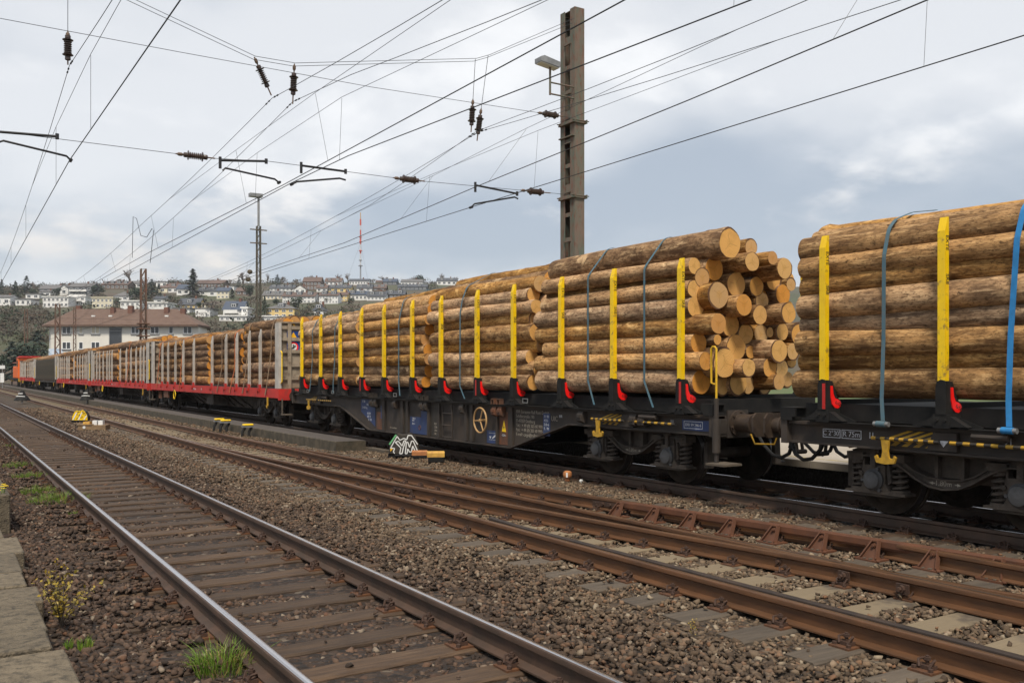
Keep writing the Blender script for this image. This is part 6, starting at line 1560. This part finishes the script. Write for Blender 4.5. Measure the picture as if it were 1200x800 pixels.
H(183,196,330.5,336,0,'flat','h_white','r_grey','white flat-topped house on the skyline right of the mast',rows=1)
H(185,196,337,343,3,'gable','h_cream','r_brown','cream house below the white flat-topped one',rows=1)
H(196,209,337,343,6,'gable','h_white','r_brown','white house with a brown roof and blue rooflights',dormer=1)
H(207,222,338.5,346,6,'gable','h_white','r_blue','white house with a blue-grey roof left of the tall conifer',bal=1)
H(231,262,332,337,5,'gable','h_brown','r_brown','long brown roof on the skyline right of the tall conifer',cols=8,rows=1)
H(232,243,341,346,5.5,'gable','h_white','r_slate','slate-roofed terrace house immediately right of the tall conifer',dormer=1)
H(243,254,341,347,5.5,'gable','h_white','r_slate','middle slate-roofed terrace house right of the tall conifer',dormer=1)
H(254,268,341,350,5,'gable','h_cream','r_blue','cream end house of the slate-roofed terrace',cols=3,rows=2)
H(209,233,357,362,8.5,'gable','h_yellow','r_slate','pale yellow house under a large dark slate roof',dormer=1,cols=4)
H(203,222,361.5,367,0,'flat','h_white','r_grey','low white annexe below the large dark roof',rows=1)
H(229,246,362,371,0,'flat','h_white','r_grey','white modern house with dark windows below the slate terrace',cols=4,rows=2,bal=2)
H(236,241,356,362,0,'flat','h_cream','r_grey','narrow cream stair tower above the white modern house',rows=1,cols=1)
H(261.5,284,363,371,11,'gable','h_white','r_blue','white house under a steep blue-slate roof',cols=4,rows=2,bal=1,dormer=1)
H(257,289,370.5,376,0,'flat','h_white','h_white','white terrace level below the steep blue-slate roof',cols=5,rows=1)
H(283,290,361,373,0,'flat','h_white','h_white','white stair wing right of the steep blue-slate roof',cols=1,rows=2)
H(276,291,341,346,4.5,'gable','h_brown','r_brown','brown house at the left of the lamp mast',rows=1)
H(264,274,335,340,0,'flat','h_white','r_grey','pale house half hidden by bare trees left of the lamp mast',rows=1)
H(312,345,361.5,372,6,'hip','h_yellow','r_grey','yellow house with a grey-brown hipped roof below the terraces',cols=4,rows=2,dormer=1)
H(305,331,371,379,0,'flat','h_white','h_white','white flat-roofed building at the foot of the hill beside the lamp mast',cols=4,rows=1)
H(366.5,379,363.5,369,8,'hip','h_white','r_slate','small white house with a pointed slate roof at the edge of the logs',dormer=1,rows=1)
H(308,330,346,351,6,'gable','h_cream','r_grey','grey-roofed terrace house right beside the lamp mast',cols=5,rows=1,dormer=2)
H(331,369,347,355,5.5,'gable','h_white','r_brown','long white terrace with a brown roof',cols=8,rows=2,dormer=3)
H(374,396,346,356,4,'gable','h_white','r_brown','white terrace right of the dark trees',cols=6,rows=2,dormer=2)
H(396,407,345.5,353,4,'gable','h_yellow','r_brown','yellow end house of the white terrace',cols=3,rows=2)
H(407,430,345,352,5,'gable','h_white','r_blue','blue-roofed terrace right of the yellow house',cols=5,rows=1,dormer=2)
H(430,452,347,352,6,'gable','h_white','r_slate','slate-roofed terrace at the right of the blue-roofed one',cols=5,rows=1,dormer=2)
H(452,474,345,350,5,'gable','h_brown','r_slate','slate-roofed terrace half behind the log stacks',cols=5,rows=1,dormer=2)
H(316,344,337.5,341,4.5,'gable','h_white','r_slate','upper slate-roofed terrace right of the lamp mast',cols=6,rows=1,dormer=3)
H(345,358,338,344,4.5,'front','h_white','r_brown','white gable house at the end of the upper slate terrace',rows=1)
H(355,376,330,340,6,'gable','h_brown','r_brown','large dark brown house on the upper slope',cols=5,rows=2)
H(381,400,330,334,5,'gable','h_white','r_brown','white house with a broad brown roof on the upper slope',cols=4,rows=1,dormer=2)
H(371,383,337.5,342,4.5,'gable','h_white','r_brown','brown-roofed terrace house below the large dark one',rows=1,dormer=1)
H(383,397,337.5,342,4.5,'gable','h_yellow','r_slate','yellowish slate-roofed terrace house in the upper row',rows=1,dormer=1)
H(397,411,337.5,343,4.5,'gable','h_yellow','r_slate','yellow end house of the upper terrace',rows=1,dormer=1)
H(409,432,329,334,3,'gable','h_white','r_slate','white house with a long window band just below the radio tower',cols=7,rows=1)
H(418,436,337.5,341,5,'gable','h_white','r_slate','terrace house below the long window band',rows=1,dormer=2)
H(436,452,337.5,341,5,'gable','h_brown','r_brown','brown-roofed terrace house right of the tower foot',rows=1,dormer=2)
H(440,465,323.5,329,3,'gable','h_brown','r_brown','reddish house with blue windows on the skyline right of the tower',cols=5,rows=1)
H(449,465,330,334,4,'gable','h_slatew','r_blue','slate house below the reddish one',rows=1,dormer=1)
H(470,495,330,336,3.5,'gable','h_white','r_grey','pale grey house on the skyline right of the reddish one',cols=6,rows=1)
H(466,500,336,340,4,'gable','h_slatew','r_slate','dark slate terrace just above the log stacks',cols=7,rows=1,dormer=2)
H(512,535,329,334,4,'gable','h_white','r_slate','slate-roofed white house above the log ends on top',cols=4,rows=1,dormer=2)
H(545,562,330,337,4,'gable','h_white','r_brown','white house with a brown roof near the end of the skyline',cols=4,rows=1)
H(577,600,329,334,4,'gable','h_white','r_blue','blue-roofed house with a white gable at the end of the skyline',cols=4,rows=1,dormer=1)
H(556,600,323.5,328,0,'flat','h_slatew','r_slate','long dark flat-roofed building on the skyline',cols=8,rows=1)
# --- the white three-storey building beyond the train
ZB = 180.0; kb = ZB/FPX
def bx(px): return (px-VX-75-600)*kb if False else (px-600)*kb
def bz(py): return CAMH+(VY-py)*kb
ob = Vector((bx(150)*CA+ZB*SA, -bx(150)*SA+ZB*CA, 0)); x150 = bx(150)
wb = empty('office_building', ob, -ALPHA, label='white three-storey building with a brown hipped roof beyond the train', cat='building')
def X_(px, d=0): return (px-600)/FPX*(ZB+d)-x150
xl, xr, ze = X_(53), X_(233), bz(380.5)
M['bw'] = mat('building_render', (.70,.67,.60), (.64,.61,.55), .3, .9)
b = MB(); xr2 = X_(243); pl = [(xl,1.6),(xl+1.1,0),(xr,0),(X_(242.5,7),7),(X_(242,13),13),(xl,13)]
b.prism(pl, 'z', -1, ze); wl = b.build('wall', M['bw'], wb)
b = MB(); e = 1.0; zr = bz(361.5)
rp_ = [(xl-e,.6),(xl+.6,-e),(xr+.2,-e),(X_(246.5,6),6),(X_(246,14),14),(xl-e,14)]; zr = CAMH+(VY-362)*(ZB+7)/FPX; q0, q1 = (X_(88,7),7,zr), (X_(208,7),7,zr)
vs = [(x,y,ze) for x, y in rp_] + [(x,y,ze-.35) for x, y in rp_] + [q0, q1]
b.add(vs, [(0,1,12),(1,2,13,12),(2,3,13),(3,4,13),(4,5,12,13),(5,0,12)] + [(i,(i+1)%6,6+(i+1)%6,6+i) for i in range(6)] + [(11,10,9,8,7,6)])
rf = b.build('roof', mat('brown_tiled_roof', (.105,.062,.045), (.135,.085,.062), 1.2, .9, 0, .4, 6), wb)
for a, c, y0, y1 in ((88.5,94,358,368),(129,133.5,360,370),(136,140.5,361,367),(149.5,155,358,372),(192,197,360,371),(211,216.5,361.5,372),(175,178,362.5,366.5)):
    yy = 4.6 if y1 > 368 else 8.2
    MB().box(X_(a,yy),X_(c,yy),yy,yy+1.0,bz(y1)-1.2,CAMH+(VY-y0)*(ZB+yy)/FPX).build('chimney', M['chim'], rf)
for a, py in ((99,367.5),(119.5,368),(186.5,369)):
    t = .35+.0*a; yy = 3.2; zz = ze+(zr-ze)*(yy+e)/(7.5+e); o = MB().box(X_(a),X_(a+4),yy-.3,yy+.4,zz-.0,zz+.28).build('skylight', M['white'], rf)
def bwin(a, c, y0, y1, mull=True, parent=wl, blind=False):
    o = empty('window', ((X_(a)+X_(c))/2, -.02, (bz(y0)+bz(y1))/2), 0, wb); w_, h_ = (X_(c)-X_(a)), bz(y0)-bz(y1)
    b = MB(); t = .10
    for q in ((-w_/2,w_/2,h_/2-t,h_/2),(-w_/2,w_/2,-h_/2,-h_/2+t),(-w_/2,-w_/2+t,-h_/2+t,h_/2-t),(w_/2-t,w_/2,-h_/2+t,h_/2-t)) + (((-.07,.07,-h_/2+t,h_/2-t),) if mull else ()): b.box(q[0],q[1],-.06,.0,q[2],q[3])
    b.build('frame', M['winframe'], o); MB().box(-w_/2+.01,w_/2-.01,-.03,-.005,-h_/2+.01,h_/2-.01).build('pane', M['h_cream'] if blind else M['glass'], o)
    MB().box(-w_/2-.1,w_/2+.1,-.2,0,-h_/2-.12,-h_/2-.003).build('sill', M['grey'], o)
for r in range(2):
    dy = 18*r
    for a, c, ml in ((73,83,1),(92.5,97.5,0),(107,117,1),(154,163,1),(176.5,186.5,1),(198,203,0),(215,225,1)): bwin(a, c, 382.5+dy, 391+dy, bool(ml), blind=(a in (107,92.5) and r == 0))
for a, c in ((73,83),(107,117),(154,163),(176.5,186.5),(215,225)): bwin(a, c, 419, 428, True)
o = empty('window', ((X_(128)+X_(143))/2, -.02, (bz(383.5)+bz(425))/2), 0, wb, label='tall dark stairwell window of the white building'); w_, h_ = X_(143)-X_(128), bz(383.5)-bz(425)
b = MB(); 
for q in ((-w_/2,-w_/2+.1,-h_/2,h_/2),(w_/2-.1,w_/2,-h_/2,h_/2),(-w_/2+.1,w_/2-.1,h_/2-.1,h_/2),(-w_/2+.1,w_/2-.1,h_/2-.75,h_/2-.65)): b.box(q[0],q[1],-.06,0,q[2],q[3])
b.build('frame', M['grey'], o); MB().box(-w_/2+.01,w_/2-.01,-.03,-.005,-h_/2+.01,h_/2-.01).build('pane', M['glass'], o)
M['skyblue'] = mat('pale_blue_paint', (.42,.55,.72), (.62,.66,.72), .6, .9, lo=.4, hi=.6)
MB().box(X_(57),X_(74),-.012,-.004,bz(416),bz(408.5)).build('blue_mural', M['skyblue'], wb)
b = MB()
for i in range(6): z0 = bz(404)+i*.62; b.box(-.3+.08*(i%2),.25-.05*(i%3),-.01,.0,z0,z0+.14); b.box(-.3 if i % 2 else .1,-.18 if i % 2 else .22,-.01,0,z0+.14,z0+.45)
b.build('blue_writing', M['skyblue'], wb, (xl+.5,.75,0), R(-55))
P = Vector((bx(46)*CA+172*SA, -bx(46)*SA+172*CA, 0)); o = empty('shed', P, -ALPHA, label='small red-roofed shed left of the white building', cat='shed')
MB().box(-1.3,1.3,0,4,-.5,3.6).build('wall', M['h_brown'], o); MB().prism([(-.3,3.6),(2,4.9),(4.3,3.6)], 'x', -1.6, 1.5).build('roof', mat('red_tile_roof',(.20,.075,.05),(.15,.06,.045),2,.9), o)
# --- radio tower
P, zc = on_hill(422.5, 334); zc = 690.; xc = (422.5-600)/FPX*zc; P = Vector((xc*CA+zc*SA, -xc*SA+zc*CA, 40)); k = zc/FPX
o = empty('radio_tower', P, label='red and white radio tower on the hilltop', cat='tower')
zt = lambda py: CAMH+(VY-py)*k-40
M['tw'] = mat('tower_white',(.55,.55,.56),None,1,.6); M['trd'] = mat('tower_red',(.55,.075,.045),None,1,.6); M['tgr'] = mat('tower_grey',(.26,.27,.29),None,1,.6)
for a, c, m_, r in ((340,310,'tgr',.55),(310,297,'tw',.5),(297,293,'trd',.6),(293,286,'tw',.45),(286,279,'trd',.62),(279,275.5,'tgr',.5),(275.5,269.5,'trd',.55),(269.5,264,'tw',.5),(264,257,'trd',.65),(257,249,'yelbar',.28)):
    MB().cyl((0,0,zt(a)),(0,0,zt(c)),r,n=10).build('shaft', M[m_], o)
for py, r in ((311.5,1.7),(305,1.2),(294,1.3),(283.5,1.0),(278,1.1)): MB().lathe([(r*.8,-.25),(r,-.15),(r,.35),(r*.7,.45)], (0,0,zt(py)), (0,0,1), 12).build('platform', M['tgr' if py > 300 else 'trd'], o)
for sx in (-1,1): MB().cyl((0,0,zt(285)),(sx*12,8,zt(345)),.05,n=4).build('guy_wire', M['wirel'], o)
# --- trees
def conifer_mesh(seed, m, slim=1.0):
    rg = random.Random(seed); b = MB(); 
    for i in range(330):
        t = rg.random()**.8; z = .06+.94*t; rmax = .30*slim*(1-t)**.85*(1+.22*math.sin(t*34+seed)) + .012
        a = rg.uniform(0,6.28); r = rmax*rg.uniform(.35,1.08); c = Vector((r*math.cos(a), r*math.sin(a), z - .10*r)); d = Vector((math.cos(a), math.sin(a), rg.uniform(-.55,-.1))).normalized(); s_ = Vector((-math.sin(a), math.cos(a), rg.uniform(-.4,.4))).normalized(); L_ = rg.uniform(.05,.095)*(1.15-t*.6)
        b.add([c-d*L_*.6-s_*L_*.5, c-d*L_*.6+s_*L_*.5, c+d*L_+s_*L_*.25, c+d*L_-s_*L_*.25], [(0,1,2,3)])
    return b.mesh('crown', m)
def round_mesh(seed, m, n=420):
    rg = random.Random(seed); b = MB(); blobs = [(Vector((rg.uniform(-.22,.22), rg.uniform(-.22,.22), rg.uniform(.35,.75))), rg.uniform(.16,.28)) for _ in range(9)]
    for i in range(n):
        c0, r0 = rg.choice(blobs); v = Vector((rg.gauss(0,1), rg.gauss(0,1), rg.gauss(0,1))).normalized(); c = c0+v*r0*rg.uniform(.6,1.05); s_ = v.cross(Vector((rg.uniform(-1,1),rg.uniform(-1,1),rg.uniform(-1,1)))).normalized(); t = v.cross(s_); t = (t+v*rg.uniform(-.5,.5)).normalized(); L_ = rg.uniform(.025,.055)
        b.add([c-s_*L_, c+t*L_*.8, c+s_*L_, c-t*L_*.8], [(0,1,2,3)])
    return b.mesh('crown', m)
def bare_mesh(seed):
    rg = random.Random(seed); b = MB()
    def br(p, d, l, r, lv):
        q = p+d*l; b.bar(p, q, r*2.6, r*2.6)
        if lv == 0: return
        for i in range(3 if lv < 4 else 4):
            nd = (d+Vector((rg.uniform(-.75,.75), rg.uniform(-.75,.75), rg.uniform(-.15,.5)))).normalized(); br(p+d*l*rg.uniform(.55,1), nd, l*rg.uniform(.62,.82), r*.6, lv-1)
    br(Vector((0,0,.12)), Vector((0,0,1)), .30, .020, 4); return b.mesh('crown', M['twig'])
CON = [conifer_mesh(i, M['con' if i % 2 else 'con2']) for i in range(4)] + [conifer_mesh(9, M['con'], .55)]
RND = [round_mesh(i, M['con']) for i in range(3)]; BARE = [bare_mesh(i) for i in range(5)]
TRK = MB().cyl((0,0,-.25),(0,0,.62),.022,.008,n=7).mesh('trunk', M['trunk'])
def tree(px, yt, yb, wpx, kind, label, zc=None, group='trees on the hillside', i=0):
    if zc is None: P, zc = on_hill(px, yb)
    else: xc = (px-600)/FPX*zc; P = Vector((xc*CA+zc*SA, -xc*SA+zc*CA, CAMH+(VY-yb)*zc/FPX))
    k = zc/FPX; h = (yb-yt)*k; w = wpx*k
    nm = {'con':'conifer','slim':'conifer','rnd':'evergreen_tree','bare':'bare_tree'}[kind]
    o = empty(nm, P, random.uniform(0,6), label=label, cat='tree', group=group)
    me, u = {'con': (CON[i % 4], .62), 'slim': (CON[4], .34), 'rnd': (RND[i % 3], .82), 'bare': (BARE[i % 5], .95)}[kind]
    w *= 1.35; inst('crown', me, (0,0,0), o, (0,0,0), (w/u, w/u, h*1.04)); inst('trunk', TRK, (0,0,0), o, (0,0,0), (h, h, h)); return o
T = tree
for i, a in enumerate([(2,328,347,8,'con','dark conifer cut by the left edge on the skyline'),(18,330,353,11,'con','loose conifer near the left end of the skyline'),(31,324,346,12,'con','dark pointed conifer on the left skyline'),(39,338,349,9,'rnd','low dark evergreen beside the left pointed conifer'),(66,336,348,9,'rnd','round evergreen between the grey roof and the chalet'),(114,331,349,12,'rnd','dense round dark evergreen right of the chalet'),(138,348,364,9,'rnd','evergreen before the grey hipped roof'),(226,316,348,13,'slim','tallest slim conifer on the skyline'),(178,328,350,14,'con','dark conifer directly right of the rust-red mast'),(160,335,356,16,'rnd','dark evergreen mass directly left of the rust-red mast'),(186,334,352,10,'con','smaller conifer right of the rust-red mast'),(233,352,363,7,'rnd','small evergreen right of the large dark roof'),(280,326,337,6,'con','small conifer on the skyline left of the lamp mast'),(293,332,350,12,'rnd','dark evergreen just left of the lamp mast'),(272,339,350,5,'slim','narrow conifer among the bare trees'),(310,348,372,9,'con','dark conifer at the right of the lamp mast'),(346,346,365,15,'rnd','broad dark evergreen above the yellow house'),(325,322,336,9,'con','conifer on the skyline over the terraces'),(391,319,327,6,'con','little conifer on the skyline left of the tower'),(410,348,358,9,'rnd','evergreen before the blue-roofed terrace'),(478,318,327,5,'con','small conifer on the skyline right of the tower'),(492,315,331,13,'rnd','dark bushy tree on the skyline right of the tower'),(553,322,328,8,'rnd','low dark bush beside the flat dark building'),(384,348,356,7,'rnd','dark bush before the white terrace'),(324,349,360,8,'rnd','dark bush above the yellow house'),(508,320,328,7,'rnd','dark bush left of the slate-roofed white house'),(60,328,334,5,'con','tiny conifer on the skyline above the grey roof')]): T(*a, i=i)
for i, a in enumerate([(64,325,336,13,'bare','bare tree on the skyline above the grey roof'),(40,328,342,12,'bare','bare tree behind the pointed conifer'),(152,315,335,24,'bare','large bare tree on the skyline left of the rust-red mast'),(140,325,336,13,'bare','bare tree above the brown terrace'),(214,322,332,10,'bare','bare tree left of the tallest conifer'),(285,316,336,22,'bare','large bare tree on the skyline left of the lamp mast'),(270,326,334,12,'bare','bare tree over the long brown roof'),(313,313,330,10,'bare','slim bare tree right of the lamp mast'),(331,316,330,16,'bare','bare tree over the upper terraces'),(346,319,330,14,'bare','low bare tree right of the lamp mast'),(366,314,330,18,'bare','bare tree over the large dark brown house'),(398,311,328,11,'bare','left one of two bare trees before the tower'),(408,312,328,14,'bare','right one of two bare trees before the tower'),(437,320,331,12,'bare','bare tree immediately right of the tower foot'),(450,315,330,16,'bare','bare tree above the reddish house'),(483,316,330,14,'bare','bare tree left of the dark bushy tree'),(516,312,332,12,'bare','lone tall bare tree right of the dark bushy tree'),(534,324,333,14,'bare','low bare tree over the white slate-roofed house'),(600,319,328,14,'bare','bare tree at the right end of the skyline'),(620,322,330,14,'bare','last low bare tree beside the logs'),(282,345,364,20,'bare','pale bare tree above the steep blue-slate roof'),(210,347,362,11,'bare','bare tree left of the large dark roof'),(250,350,366,22,'bare','bare tree left of the steep blue-slate roof'),(500,322,331,10,'bare','small bare tree beside the dark bushy tree')]): T(*a, i=i)
for i, (px, yt, yb, w_, zz, lb) in enumerate(((14,402,446,30,150,'large dark conifer left of the shed'),(26,396,446,34,158,'tall dark evergreen behind the engine'),(43,390,440,30,166,'dark conifer beside the white building'),(4,412,446,14,146,'low dark conifer at the left edge behind the engine'),(35,410,444,14,150,'dark bush directly behind the engine'))): T(px, yt, yb, w_, 'con' if i % 2 == 0 else 'rnd', lb, zz, 'dark evergreens behind the engine', i)
# --- bare scrub and woods covering the slope, one mass
def scrub(name, mt, count, seed, s0, s1, up):
    rg = np.random.default_rng(seed); rr = random.Random(seed+2)
    spots = []
    while len(spots) < count:
        z_ = rr.uniform(192 if rr.random() > up else 480, 660); lat = rr.uniform(-.75,.14); xc = lat*z_; X = xc*CA+z_*SA; Y = -xc*SA+z_*CA
        py = VY-(hill_h(X,Y)-CAMH)/z_*FPX; px = 600+lat*FPX
        if py < 346 and rr.random() < .35: continue
        if px > 250 and py < 366 and rr.random() < .6: continue
        if 200 < px < 300 and 358 < py < 378 and rr.random() < .35: continue
        if any(q[0] < px < q[1] and q[2]-2 < py < q[3]+9 and z_ < q[4]+4 for q in RECT): continue
        spots.append((X, Y, hill_h(X,Y), rr.uniform(s0,s1)))
    quads = []
    for X, Y, Z, s in spots:
        k = 40; c = rg.normal(0,1,(k,3)); c /= np.linalg.norm(c,axis=1)[:,None]; c *= (rg.uniform(.3,1,(k,1))**.5)*s; c[:,2] = np.abs(c[:,2])*rg.uniform(.7,1.2)
        c += (X,Y,Z-.3); u = rg.normal(0,1,(k,3)); u /= np.linalg.norm(u,axis=1)[:,None]; w = rg.normal(0,1,(k,3)); w = np.cross(u,w); w /= np.linalg.norm(w,axis=1)[:,None]
        a = s*rg.uniform(.06,.17,(k,1)); b_ = a*rg.uniform(.2,.7,(k,1)); quads.append(np.stack([c-u*a, c+w*b_, c+u*a, c-w*b_],1))
    Q = np.concatenate(quads).reshape(-1,3); nf = len(Q)//4
    me = bpy.data.meshes.new(name); me.vertices.add(len(Q)); me.vertices.foreach_set('co', Q.reshape(-1)); me.loops.add(nf*4); me.loops.foreach_set('vertex_index', np.arange(nf*4))
    me.polygons.add(nf); me.polygons.foreach_set('loop_start', np.arange(0,nf*4,4)); me.polygons.foreach_set('loop_total', np.full(nf,4)); me.update(); me.materials.append(mt); inst(name, me, kind='stuff')
scrub('hillside_scrub', M['scrub'], 3400, 4, 1.5, 4.2, .0)
M['everg'] = mat('dark_evergreen_mass', (.018,.030,.018), (.035,.05,.025), .1, .9)
scrub('hillside_evergreens', M['everg'], 800, 14, 2.0, 4.6, .25)
M['crest'] = mat('bare_crowns', (.075,.058,.047), (.105,.083,.067), .1, .95)
scrub('skyline_woods', M['crest'], 800, 24, 2.4, 5.0, .8)
for m_ in bpy.data.materials: m_.use_backface_culling = False

# ------------------------------------------------------------------ thin spring haze over the valley
hz_ = MB().box(-1500, 1900, -1500, 1900, -2, 130)
hm = bpy.data.materials.new('haze'); hm.use_nodes = True; t_ = hm.node_tree; t_.nodes.remove(t_.nodes['Principled BSDF'])
pv = t_.nodes.new('ShaderNodeVolumePrincipled'); pv.inputs['Color'].default_value = (.86,.90,.95,1); pv.inputs['Density'].default_value = .00015
t_.links.new(pv.outputs[0], t_.nodes['Material Output'].inputs['Volume'])
hz_.build('haze', hm, kind='stuff')
